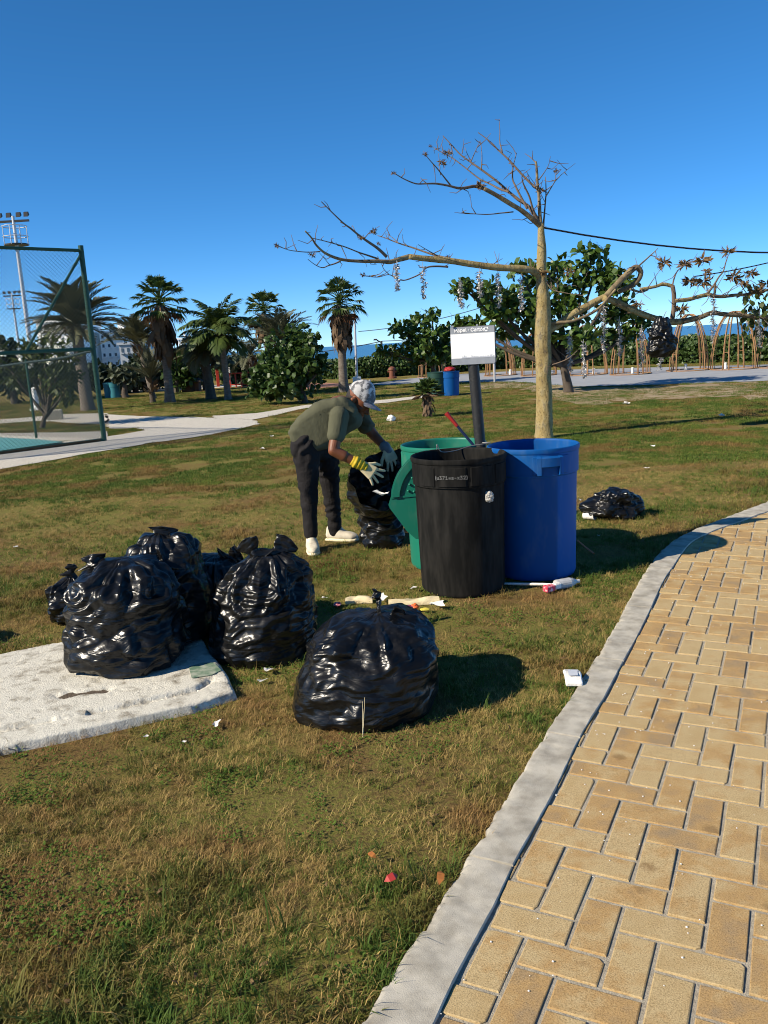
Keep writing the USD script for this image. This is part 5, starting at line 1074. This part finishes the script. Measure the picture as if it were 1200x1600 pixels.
branchy_tree('round_leafy_bush', 'dense round leaved tree reaching the ground left of the bent man', (478, 640), (470, 605), 24.5,
    [(420, 560, 30, 26, .3), (450, 545, 34, 28, .2), (475, 560, 30, 30, -.3), (440, 590, 42, 28, -.4), (405, 590, 24, 26, 0), (480, 592, 28, 24, .2), (440, 612, 40, 12, -.2), (493, 548, 14, 14, .3), (503, 575, 12, 12, .1), (486, 528, 10, 10, 0), (415, 610, 24, 12, .3), (460, 520, 16, 14, .3)], 'leaf_bush', 25, 430, .21, .16, .09, sub=8)
# dark trees behind the left lawn
dk = [('bushy dark tree left of the shell path, behind the frangipani', (170, 615), (170, 590), 38, [(160, 592, 30, 18, 0), (190, 594, 30, 18, .5), (140, 592, 26, 18, .3), (205, 582, 18, 14, 0)], 'leaf_dark'),
      ('grey leaved bush between the date palm and the tall fan palm', (196, 612), (196, 600), 34, [(190, 585, 18, 20, 0), (205, 592, 14, 16, .3)], 'leaf_grey'),
      ('dark tree mass between the tall fan palm and the coconut palm', (290, 610), (290, 590), 40, [(275, 580, 22, 30, 0), (300, 560, 26, 24, .5), (285, 552, 20, 14, .3), (312, 585, 16, 24, .2)], 'leaf_dark'),
      ('grey green tree behind the dark palm trunk', (322, 610), (320, 580), 37, [(300, 545, 22, 16, 0), (322, 540, 16, 16, 0), (340, 560, 22, 20, .4)], 'leaf_grey'),
      ('dark tree right of the tall fan palm skirt', (232, 610), (232, 590), 41, [(225, 580, 22, 30, 0), (245, 595, 18, 20, 0), (215, 600, 18, 14, .4)], 'leaf_dark'),
      ('broad tree behind the coconut palm', (385, 606), (385, 585), 42, [(375, 570, 26, 24, 0), (400, 580, 22, 20, .4), (360, 590, 16, 14, 0)], 'leaf_bush'),
      ('dark bushy tree behind the fence at the left edge', (20, 610), (20, 590), 34, [(10, 580, 34, 40, 0), (40, 590, 30, 30, .5), (60, 560, 26, 24, 0), (0, 545, 26, 20, 0), (90, 585, 26, 28, .2)], 'leaf_dark'),
      ('dark spreading tree behind the grey bush', (212, 612), (212, 585), 39, [(210, 575, 20, 18, 0), (230, 575, 22, 20, .3), (190, 590, 20, 14, .5), (222, 590, 26, 18, 0)], 'leaf_dark'),
      ('mid green tree in the gap right of the tall fan palm', (276, 612), (276, 590), 36, [(270, 572, 18, 22, 0), (288, 560, 20, 18, .4), (280, 590, 22, 18, 0), (300, 575, 14, 20, .2)], 'leaf_bush'),
      ('dark low tree between the coconut palm and the round bush', (385, 612), (385, 592), 39, [(376, 580, 20, 18, 0), (395, 590, 18, 16, 0), (365, 572, 16, 16, .4)], 'leaf_dark'),
      ('dark tree at the foot of the white blocks', (150, 612), (150, 590), 44, [(140, 585, 24, 18, 0), (165, 585, 22, 16, 0), (125, 592, 22, 16, .3)], 'leaf_dark'),
      ('low dark tree behind the date palm', (110, 612), (110, 595), 36, [(105, 590, 26, 16, 0), (130, 594, 22, 16, 0), (90, 585, 18, 14, .3)], 'leaf_dark')]
for k, (lb, bp_, fp_, Y, sp, mt) in enumerate(dk): branchy_tree('background_tree', lb, bp_, fp_, Y, sp, mt, 40 + k, 330, .32, .2, .14, sub=7, up=.3)
# the frangipani behind the fence
fr_t = branchy_tree('frangipani', 'frangipani with pale flowers growing behind the wire fence', (66, 670), (72, 645), 20.5,
    [(60, 575, 34, 24, 0), (95, 560, 30, 22, .3), (80, 595, 40, 26, -.3), (40, 560, 26, 20, .2), (20, 585, 26, 24, 0), (110, 585, 24, 22, .2), (70, 545, 30, 14, 0), (100, 615, 22, 12, 0), (0, 555, 24, 20, 0), (40, 545, 30, 12, .3)], 'leaf_yellowgreen', 61, 330, .24, .08, .07, sub=6)
r = rng_of(62)
for x, y in [(48, 572), (90, 545), (78, 565), (108, 549), (30, 560), (5, 552), (62, 540), (84, 560)]:
    c = at(x, y, 20.0); n = 14; d = rand_unit(n, r); obj('flower_head', leaf_batch(np.repeat([c], n, 0), d, rand_unit(n, r), .10, .07, .1), 'petal', fr_t, smooth=False)
# hedge of round leaved shrubs along the promenade
r = rng_of(71); Cs, base = [], []
ha, hb2, hc, hd = g(330, 594), g(560, 591.5), g(800, 575), g(1330, 560)
line = LineString([ha, hb2, hc, hd]); n = 46000
u = r.random(n) * line.length; pts = np.array([p.coords[0] for p in shapely.line_interpolate_point(line, u)])
dirs = np.array([np.asarray(hd) - np.asarray(hb2)]); nrm2 = np.array([-dirs[0][1], dirs[0][0]]); nrm2 /= np.linalg.norm(nrm2); nrm2 = nrm2 if nrm2[1] > 0 else -nrm2
top = .95 + .35 * (meshkit.fbm(np.c_[pts * .35, np.zeros(n)], 3, 3) - .5) * 2 + .15 * (meshkit.noise(np.c_[pts * 1.7, np.zeros(n)], 5) - .5)
top = top * np.interp(u / line.length, [0, .3, .5, 1], [.8, .85, 1.0, 1.12])
zz = r.random(n); off = r.random(n) ** 1.6 * 1.8
zz = zz * top * (1 - .25 * (off < .2) * zz); P = np.c_[pts + nrm2 * off[:, None] + r.normal(0, .08, (n, 2)), LAWN + zz]
D = r.normal(0, 1, (n, 3)); D[:, 2] += .5; Nn = r.normal(0, .7, (n, 3)); Nn[:, :2] -= nrm2 * .6; Nn[:, 2] += .4
hedge = thing('hedge', 'long low hedge of round leaved shrubs along the back of the promenade', 'hedge')
obj('foliage', leaf_batch(P, D, Nn, r.uniform(.13, .23, n), r.uniform(.10, .17, n), .12), 'leaf_hedge', hedge, smooth=False)
st_ = [tube([np.array([*(pts[k] + nrm2 * r.uniform(.4, 1.2)), LAWN]), np.array([*(pts[k] + nrm2 * r.uniform(.3, 1.3)), LAWN + .7])], [.03, .012], 5) for k in range(0, n, 300)]
obj('stems', cat_mesh(st_), 'bark_dark', hedge, smooth=True, kind='stuff')

# ------------------------------------------------------------------ rusty arches on the promenade
def arch_frame(loc, R, H, rot, n=4):
    t = thing('arch_frame', '', 'arch', 'rusty pointed arch frames on the promenade', loc, rot)
    for k in range(n):
        a = 2 * math.pi * k / n; d = np.array([math.cos(a), math.sin(a), 0]); s = np.array([-d[1], d[0], 0]); u = np.linspace(0, 1, 11)
        rad = R * np.cos(u * math.pi / 2 * .97) ** .95; z = H * np.sin(u * math.pi / 2) ** 1.0
        parts = []
        for o in (-.10, .10):
            P = d * rad[:, None] + s * (o * (1 - .75 * u))[:, None] + np.stack([u * 0, u * 0, z], 1); parts.append(tube(P, .021, 5))
            P2 = d * (rad * .9)[:, None] + s * (o * (1 - .75 * u))[:, None] + np.stack([u * 0, u * 0, z * .98], 1); parts.append(tube(P2, .011, 5))
        for j in range(0, 11, 2):
            q = d * rad[j] + np.array([0, 0, z[j]]); w = s * .10 * (1 - .75 * u[j]); parts.append(tube([q - w, q + w], .012, 4))
        obj('rib', cat_mesh(parts), 'rust', t, smooth=True)
    obj('ring', cat_mesh([tube([(R * math.cos(a), R * math.sin(a), .02) for a in np.linspace(0, 6.2832, 25)], .02, 5)]), 'rust', t, smooth=True)
    obj('ground_lamp', cat_mesh([lathe([(0, 0), (.05, 0), (.05, .08), (.04, .14), (.055, .2), (0, .22)], 10, (R * .5, -R * .4, .01))]), 'paper_white', t)
    return t
al = ['rusty arch frame farthest left, behind the sign panel', 'rusty arch frame between the sign and the bare tree trunk', 'rusty arch frame partly hidden by the bare tree trunk', 'rusty arch frame right of the dark trunk of the large tree', 'rusty arch frame just left of the hanging black bag', 'rusty arch frame right of the hanging black bag, with open sky around it', 'rusty arch frame near the right edge under the dead leaf clusters', 'rusty arch frame cut by the right edge of the picture']
for k, (x, yb, s) in enumerate([(676, 588, .95), (782, 586, .95), (842, 586, .95), (918, 585, 1.0), (985, 584, 1.0), (1076, 578, 1.08), (1146, 576, 1.08), (1222, 573, 1.1)]):
    q = g(x, yb); o = arch_frame((q[0], q[1], LAWN), .70 * s, 1.80 * s, .55 + .31 * k); tag(o, al[k])

# ------------------------------------------------------------------ fence
fc = np.array([*g(163, 688), 0]); fA = np.array([*g(0, 709), 0]); fdir = (fA - fc) / np.linalg.norm(fA - fc); FH = 3.56
fence = thing('wire_fence', 'tall green chain link fence of the court with a braced corner post', 'fence')
endA = fc + fdir * 4.6; Z = lambda p, z: np.array([p[0], p[1], z])
obj('corner_post', tube([Z(fc, LAWN - .05), Z(fc, FH + .06)], .048, 14), 'fence_green', fence, smooth=30)
obj('post', tube([Z(endA, LAWN - .05), Z(endA, FH)], .05, 12), 'fence_green', fence, smooth=30)
obj('top_rail', tube([Z(fc, FH - .03), Z(endA, FH - .03)], .03, 10), 'fence_green', fence, smooth=30)
obj('mid_rail', tube([Z(fc, 1.74), Z(endA, 1.74)], .036, 10), 'fence_green', fence, smooth=30)
obj('foot_rail', tube([Z(fc, .02), Z(endA, .02)], .03, 8), 'fence_green', fence, smooth=30)
obj('brace', tube([Z(fc, FH - .08), Z(fc + fdir * 1.27, 1.76)], .026, 10), 'fence_green', fence, smooth=30)
def chain_link(p0, d, L, z0, z1, pitch, r, side):
    H = z1 - z0; parts = []; n = int((L + H) / pitch) + 1
    for sgn, off in ((1, .004), (-1, -.004)):
        for k in range(n + 1):
            x0 = k * pitch - (H if sgn > 0 else 0)           # x = x0 + sgn * z
            za, zb = 0.0, H
            if sgn > 0: za = max(0, -x0); zb = min(H, L - x0)
            else: za = max(0, x0 - L); zb = min(H, x0)
            if zb - za < .02: continue
            a = p0 + d * (x0 + sgn * za) + side * off; b = p0 + d * (x0 + sgn * zb) + side * off; parts.append(tube([Z(a, z0 + za), Z(b, z0 + zb)], r, 3, False))
    return cat_mesh(parts)
sideA = np.array([-fdir[1], fdir[0], 0])
obj('wire_mesh', chain_link(fc, fdir, 4.55, .03, FH - .04, .078, .0036, sideA), 'fence_wire', fence, smooth=False)
p2 = np.array([*g(57, 684), 0]); d2 = (p2 - fc) / np.linalg.norm(p2 - fc); L2 = 5.4
low = thing('wire_fence', 'lower chain link fence running back from the tall corner post', 'fence')
obj('post', tube([Z(p2, LAWN - .05), Z(p2, 1.62)], .028, 10), 'fence_green', low, smooth=30)
obj('post', tube([Z(fc + d2 * L2, LAWN - .05), Z(fc + d2 * L2, 1.6)], .028, 10), 'fence_green', low, smooth=30)
rl = [Z(fc + d2 * .06, 1.70), Z(fc + d2 * 1.2, 1.60), Z(p2, 1.56), Z(fc + d2 * 4, 1.5), Z(fc + d2 * L2, 1.55)]
obj('top_rail', tube(smooth_path(rl, 6), .026, 8), 'fence_wire', low, smooth=True)
obj('wire_mesh', chain_link(fc + d2 * .06, d2, L2 - .1, .03, 1.55, .085, .003, np.array([-d2[1], d2[0], 0])), 'fence_wire', low, smooth=False)
kb = [fc + fdir * x for x in (.1, 4.6)]; obj('court_curb', hull([Z(q + sideA * s, z) for q in kb for s in (-.05, .05) for z in (LAWN - .02, .035)]), 'soil', smooth=False, label='dark strip of edging under the tall fence', cat='edging')
# ------------------------------------------------------------------ masts, poles, bins and small far things
def mast(px_base, px_top, Y, label, rw=.95):
    b = at(*px_base, Y); t_ = at(*px_top, Y); b[0] += (b[0] - t_[0]) * 0; b = np.array([t_[0] + .3, b[1], LAWN])
    t = thing('light_mast', label, 'light mast', None, b); H = t_[2] - LAWN
    obj('pole', tube([(0, 0, 0), (0, 0, H)], [.2 * rw, .11 * rw], 12), 'galvanised', t, smooth=True)
    obj('cage_floor', lathe([(0, H - 2.0 * rw), (.85 * rw, H - 2.0 * rw), (.85 * rw, H - 1.92 * rw), (0, H - 1.92 * rw)], 16), 'dark_metal', t)
    bars = [tube([(.85 * rw * math.cos(a), .85 * rw * math.sin(a), H - 2 * rw), (.85 * rw * math.cos(a), .85 * rw * math.sin(a), H - .7 * rw)], .03 * rw, 4) for a in np.arange(8) * math.pi / 4]
    bars += [tube([(.85 * rw * math.cos(a), .85 * rw * math.sin(a), z) for a in np.linspace(0, 6.2832, 17)], .03 * rw, 4) for z in (H - 1.4 * rw, H - .7 * rw)]
    obj('cage_rail', cat_mesh(bars), 'galvanised', t, smooth=True); obj('cross_arm', box((0, 0, H - .35 * rw), (2.2 * rw, .14, .14)), 'dark_metal', t)
    for x in (-.95, -.3, .4, .95): obj('floodlight', hull([np.array([x * rw, 0, H + .05 * rw]) + np.array(q) * rw * .72 for q in [(-.22, -.15, -.22), (.22, -.15, -.22), (-.25, .2, .0), (.25, .2, .0), (-.2, -.1, .22), (.2, -.1, .22), (-.2, .16, .3), (.2, .16, .3)]]), 'dark_metal', t)
mast((40, 610), (13, 338), 60.0, 'tall grey floodlight mast with a service cage, at the left edge')
mast((30, 612), (14, 458), 100.0, 'second floodlight mast, smaller and farther away', .9)
b = g(558, 598); tq = at(552, 487, b[1])
fp_t = thing('flag_pole', 'thin grey pole right of the lone fan palm', 'pole', None, (b[0], b[1], LAWN))
obj('shaft', tube([(0, 0, 0), (tq[0] - b[0] + .04, 0, tq[2])], [.055, .04], 8), 'galvanised', fp_t, smooth=True); obj('base_block', box((0, 0, .12), (.34, .34, .28), 0, .02), 'white_wall', fp_t)
b = g(773, 597); tq = at(771, 500, b[1]); sp_ = thing('sign_post', 'slim grey post at the lawn edge behind the sign panel', 'post', None, (b[0], b[1], LAWN))
obj('shaft', tube([(0, 0, 0), (0, 0, tq[2])], .035, 8), 'galvanised', sp_, smooth=True); obj('cap', lathe([(0, tq[2]), (.045, tq[2]), (.045, tq[2] + .03), (0, tq[2] + .04)], 8), 'galvanised', sp_)
b = at(599, 590, 70); tq = at(597, 533, 70); up_ = thing('utility_pole', 'small distant utility pole with a lamp arm over the hedge', 'pole', None, (b[0], 70, LAWN))
obj('pole', tube([(0, 0, 0), (0, 0, tq[2])], .09, 6), 'cable', up_, smooth=True); obj('lamp_arm', tube([(0, 0, tq[2] - .1), (-.35, 0, tq[2] + .12)], .05, 5), 'cable', up_); obj('lamp', hull([np.array([-.45, 0, tq[2] + .16]) + np.array(q) for q in [(-.2, -.08, -.05), (.15, -.08, -.05), (-.2, .08, -.05), (.15, .08, -.05), (-.15, 0, .07), (.1, 0, .07)]]), 'cable', up_)
bx_, by_ = g(704, 617); barrel((bx_, by_), 'barrel_blue', 'distant blue barrel with a red bag on top, beside the small spiky palm', 5, H=.62 + .06, rb=.24, rt=.27)
obj('red_bag', crumple((bx_, by_, .70), (.16, .17, .09), 61, 2, .4), 'red_plastic', smooth=True, label='red plastic bag bulging from the distant blue barrel', cat='plastic bag')
bx_, by_ = g(684, 618); barrel((bx_, by_), 'barrel_dark_green', 'distant dark green barrel left of the distant blue one', 6, H=.68, rb=.24, rt=.27)
for k, (x, y, lb) in enumerate([(172, 621, 'distant teal barrel, left one of the pair under the dark trees'), (181, 621, 'distant teal barrel, right one of the pair under the dark trees')]):
    bx_, by_ = g(x, y); barrel((bx_, by_), 'teal_plastic', lb, 7 + k, H=.62, rb=.2, rt=.22)
q = g(86, 655); obj('stone_block', box((q[0], q[1], .12), (.42, .34, .28), .3, .02), 'stone_block', label='square pale stone block on the grass behind the fence', cat='stone')
q = g(613, 590.5); obj('hydrant', cat_mesh([lathe([(0, 0), (.2, 0), (.2, .06), (.13, .08), (.13, .36), (.17, .38), (.15, .46), (.06, .52), (0, .53)], 14, (q[0], q[1], LAWN)), tube([(q[0] - .2, q[1], .28), (q[0] + .2, q[1], .28)], .05, 10)]), 'hydrant', smooth=30, label='small red brown hydrant in front of the hedge', cat='hydrant')
q = g(300, 611); ht = thing('hut', 'small dark hut with a pitched roof under the trees', 'hut', None, (q[0], q[1], LAWN))
obj('wall', box((0, 0, .2), (.72, .6, .4)), 'hut_wall', ht); obj('roof', hull([(-.5, -.46, .405), (.5, -.46, .405), (.5, .46, .405), (-.5, .46, .405), (-.33, 0, .56), (.33, 0, .56), (-.5, -.46, .43), (.5, -.46, .43)]), 'hut_roof', ht); obj('door', box((.1, -.31, .18), (.2, .03, .34)), 'hut_roof', ht)
q = g(378, 604); pg = thing('play_frame', 'red playground frame among the palms', 'play equipment', None, (q[0], q[1], LAWN))
for k in range(7): obj('bar', tube([(-.75 + k * .25, 0, 0), (-.75 + k * .25, 0, .62)], .03, 6), 'red_paint', pg)
obj('rail', tube([(-.8, 0, .62), (.8, 0, .62)], .035, 6), 'red_paint', pg); obj('rail', tube([(-.8, 0, .12), (.8, 0, .12)], .03, 6), 'red_paint', pg)
obj('panel', box((-1.1, .3, .62), (.12, .5, 1.1), .2), 'red_paint', pg); obj('slide_side', box((-.62, .25, .45), (.22, .05, .9), .1), 'white_wall', pg)
q = g(57, 640); wp = thing('white_post', 'white painted post behind the frangipani', 'post', None, (q[0], q[1], LAWN)); obj('shaft', lathe([(0, 0), (.14, 0), (.12, .1), (.1, .7), (.12, .72), (0, .78)], 10), 'white_wall', wp); obj('foot', box((0, 0, .03), (.36, .36, .09), .2, .01), 'white_wall', wp)
# far buildings
def block(px0, px1, ytop, Y, mat, label, storeys=4, depth=14, bays=6):
    a, b = at(px0, ytop, Y), at(px1, ytop, Y); w = b[0] - a[0]; H = max(a[2], b[2]) + .2; cx = (a[0] + b[0]) / 2; t = thing('apartment_block', label, 'building', None, (cx, Y + depth / 2, LAWN))
    obj('wall', box((0, 0, H / 2), (w, depth, H)), mat, t, smooth=False); obj('roof_edge', box((0, 0, H + .15), (w + .5, depth + .5, .35)), mat, t, smooth=False)
    obj('roof_house', box((w * .15, 0, H + 1.0), (w * .3, depth * .4, 1.5)), mat, t, smooth=False)
    for i in range(storeys):
        z = H * (i + .55) / storeys
        for j in range(bays):
            x = -w / 2 + w * (j + .5) / bays; f = obj('window', box((x, -depth / 2 - .02, z), (w / bays * .36, .1, H / storeys * .34)), 'window_glass', t, smooth=False)
            obj('sill', box((x, -depth / 2 - .2, z - H / storeys * .27), (w / bays * .7, .5, H / storeys * .08)), mat, f, smooth=False)
    return t
block(56, 112, 506, 130, 'white_wall', 'white apartment block seen behind the date palm', 4, 14, 5)
block(155, 191, 522, 140, 'white_wall', 'white apartment block with balconies right of the fence post', 4, 14, 4)
block(186, 222, 541, 125, 'grey_wall', 'low grey blue building right of the white blocks', 2, 12, 4)
block(278, 287, 532, 180, 'white_wall', 'narrow white tower far off right of the tall fan palm', 7, 10, 2)

# ------------------------------------------------------------------ grass: tufts, straw and clover, one mass
def blade_mesh(n, L, W, spread, lean, seed, seg=2):
    r = rng_of(seed); V, F = [], []
    for _ in range(n):
        a = r.uniform(0, 6.2832); b = np.array([r.normal(0, spread), r.normal(0, spread), 0]); d = np.array([math.cos(a), math.sin(a), 0]); s = np.array([-d[1], d[0], 0]); tlt = abs(r.normal(lean, .3)); l = L * r.uniform(.5, 1.25); w = W * r.uniform(.7, 1.2)
        tw = r.normal(0, .6); s = s * math.cos(tw) + d * math.sin(tw) * .6
        m = b + d * l * .5 * math.sin(tlt * .6) + [0, 0, l * .5 * math.cos(tlt * .6)]; e = m + d * l * .5 * math.sin(min(tlt * 1.5, 2.0)) + [0, 0, l * .5 * math.cos(min(tlt * 1.5, 2.0))]
        k = len(V); V += [b - s * w / 2, b + s * w / 2, m + s * w * .42, m - s * w * .42, e]; F += [[k, k + 1, k + 2], [k, k + 2, k + 3], [k + 3, k + 2, k + 4]]
    return np.array(V), np.array(F)
def clover_mesh(n, s, seed):
    r = rng_of(seed); c = np.stack([r.normal(0, s * 1.6, n), r.normal(0, s * 1.6, n), r.uniform(.006, .03, n)], 1); d = r.normal(0, 1, (n, 3)); d[:, 2] = .25; nn = r.normal(0, .35, (n, 3)) + [0, 0, 1]
    return leaf_batch(c, d, nn, s * r.uniform(.7, 1.2, n), s * .8, .2)
gr = UsdGeom.PointInstancer.Define(stage, '/World/grass')
tag(gr.GetPrim(), 'dry patchy lawn of straw and green grass tufts', 'grass', None, 'stuff')
protos = []
def proto(mesh, mat):
    k = len(protos); nm = ['green_tuft', 'mixed_tuft', 'straw_tuft', 'clover_tuft'][0]
    p = usdkit.mesh(stage, numbered('/World/grass/blade_tuft'), mesh, LK + mat, smooth=False); protos.append(p.GetPath()); return k
GREEN = [proto(blade_mesh(9, .062, .0040, .014, .7, 500 + k), 'grass_green') for k in range(3)]
MIXED = [proto(blade_mesh(11, .045, .0034, .016, .75, 510 + k), 'grass_mixed') for k in range(4)]
STRAW = [proto(blade_mesh(12, .05, .0026, .018, 1.15, 520 + k), 'grass_straw') for k in range(3)]
CLOV = [proto(clover_mesh(9, .014, 530 + k), 'clover') for k in range(2)]
LONG = [proto(blade_mesh(5, .12, .0042, .012, .75, 560 + k), 'grass_green') for k in range(2)] + [proto(blade_mesh(3, .13, .0024, .014, .6, 570), 'grass_straw')]
DRYL = [proto(leaf_batch(np.array([[0, 0, .018], [.05, .03, .012]]), np.array([[1, .2, .25], [-.3, 1, .1]]), np.array([[0, .5, 1], [.6, 0, 1.]]), .028, .010, .5, .4), 'leaf_dead')]
FARM = [proto(blade_mesh(26, .045, .007, .055, .85, 540 + k), 'grass_mixed') for k in range(4)]
FARG = [proto(blade_mesh(22, .05, .008, .055, .7, 550 + k), 'grass_green') for k in range(2)]
keep_out = shapely.union_all([Polygon(np.vstack([cKL, [(12, 9), (12, -2), (cKL[0][0], -2)]])).buffer(-.004).buffer(0), slab_poly.buffer(-.02)] + [Point(x, y).buffer(.26) for x, y in ((.475, 5.2), (.985, 5.4), (.435, 5.775))] + [p.buffer(.0) for p in (shell_main, shell_thin, shell_back, shell_inner, court_poly, prom_poly, red_poly)])
shapely.prepare(keep_out)
rg = rng_of(999); GP, GI, GS, GA = [], [], [], []
def scatter(x0, x1, y0, y1, dens, mode):
    n = int((x1 - x0) * (y1 - y0) * dens); p = np.stack([rg.uniform(x0, x1, n), rg.uniform(y0, y1, n)], 1)
    d = np.c_[p, np.full(n, -EYE)]; w = d @ _F; X = 600 + FPX * (d @ _R) / w; Yq = 800 - FPX * (d @ _U) / w
    m = (X > -520) & (X < 1420) & (Yq < 1900) & (w > .2); p = p[m]
    p = p[~shapely.contains_xy(keep_out, p[:, 0], p[:, 1])]; n = len(p)
    big = meshkit.fbm(np.c_[p * .75, np.zeros(n)], 3, 21); med = meshkit.fbm(np.c_[p * 3.1, np.zeros(n)], 3, 22)
    dk_ = np.minimum(shapely.distance(shapely.points(p), LineString(cKL)), 2.0)
    green = (big - .5) * 1.6 + (med - .5) * 1.7 + .26 * np.exp(-dk_ / .3) + .10 * (p[:, 1] < 2.4) - .22 * np.exp(-((p[:, 0] + .6) ** 2 + (p[:, 1] - 3.3) ** 2) / .5) - .3 * np.exp(-((p[:, 0] - .7) ** 2 + (p[:, 1] - 4.4) ** 2) / .9) - .15 * np.exp(-((p[:, 0] + 1.4) ** 2 + (p[:, 1] - 2.7) ** 2) / .6)
    q = green * .85 + rg.normal(0, .36, n); idx = np.zeros(n, int); r2 = rg.random(n)
    if mode == 'near':
        idx = np.where(q > .47, np.array(GREEN)[(r2 * 3).astype(int)], np.where(q > -.04, np.array(MIXED)[(r2 * 4).astype(int)], np.array(STRAW)[(r2 * 3).astype(int)]))
        cl_ = (meshkit.fbm(np.c_[p * 2.3, np.full(n, 7.)], 3, 31) > .60) & (rg.random(n) < .5); idx = np.where(cl_ & (dk_ > .09), np.array(CLOV)[(r2 * 2).astype(int)], idx)
        idx = np.where(rg.random(n) < .02, DRYL[0], idx)
        lg = rg.random(n) < .018 + .05 * np.clip(green - .1, 0, 1); idx = np.where(lg & (p[:, 1] < 5), np.array(LONG)[(r2 * 3).astype(int)], idx)
        sc = .94 * rg.uniform(.5, 1.25, n) * (1 + .35 * np.clip(green, -.6, 1)) * np.interp(p[:, 1], [1.5, 2.5, 5], [.95, .85, .8])
        bare = (meshkit.fbm(np.c_[p * 2.6, np.full(n, 3.)], 3, 41) + .12 * np.exp(-((p[:, 0] - .7) ** 2 + (p[:, 1] - 4.6) ** 2) / .8) + .1 * np.exp(-((p[:, 0] + .9) ** 2 + (p[:, 1] - 3.6) ** 2) / .5) > .59) & (rg.random(n) < .6); keep = ~bare
    else:
        idx = np.where(q > .28, np.array(FARG)[(r2 * 2).astype(int)], np.array(FARM)[(r2 * 4).astype(int)]); sc = rg.uniform(.5, 1.1, n) * (1 + .3 * np.clip(green, -.6, 1)); keep = meshkit.fbm(np.c_[p * 1.9, np.full(n, 3.)], 3, 41) < .66
        sc = sc * np.interp(p[:, 1], [4, 10, 30], [.62, .8, 1.2])
    GP.append(np.c_[p, np.full(n, LAWN)][keep]); GI.append(idx[keep]); GS.append(sc[keep]); GA.append(rg.uniform(0, 6.2832, n)[keep])
scatter(-2.2, 1.4, 1.0, 2.6, 2400, 'near'); scatter(-3.6, 2.2, 2.6, 4.2, 1900, 'near'); scatter(-4.6, 4, 4.2, 6.4, 1300, 'near'); scatter(-6, 6.5, 6.4, 9.5, 760, 'near')
scatter(-6, 7, 9.5, 14, 330, 'far'); scatter(-11, 13, 14, 22, 130, 'far'); scatter(-18, 16, 22, 36, 45, 'far')
GP, GI, GS, GA = np.vstack(GP), np.concatenate(GI), np.concatenate(GS), np.concatenate(GA); n = len(GP); print('tufts', n)
gr.CreatePrototypesRel().SetTargets(protos)
gr.CreateProtoIndicesAttr(Vt.IntArray.FromNumpy(GI.astype(np.int32))); gr.CreatePositionsAttr(Vt.Vec3fArray.FromNumpy(GP.astype(np.float32)))
gr.CreateScalesAttr(Vt.Vec3fArray.FromNumpy(np.repeat(GS[:, None], 3, 1).astype(np.float32)))
Q = np.stack([np.zeros(n), np.zeros(n), np.sin(GA / 2), np.cos(GA / 2)], 1)
gr.CreateOrientationsAttr(Vt.QuathArray([Gf.Quath(float(q[3]), 0, 0, float(q[2])) for q in Q]))
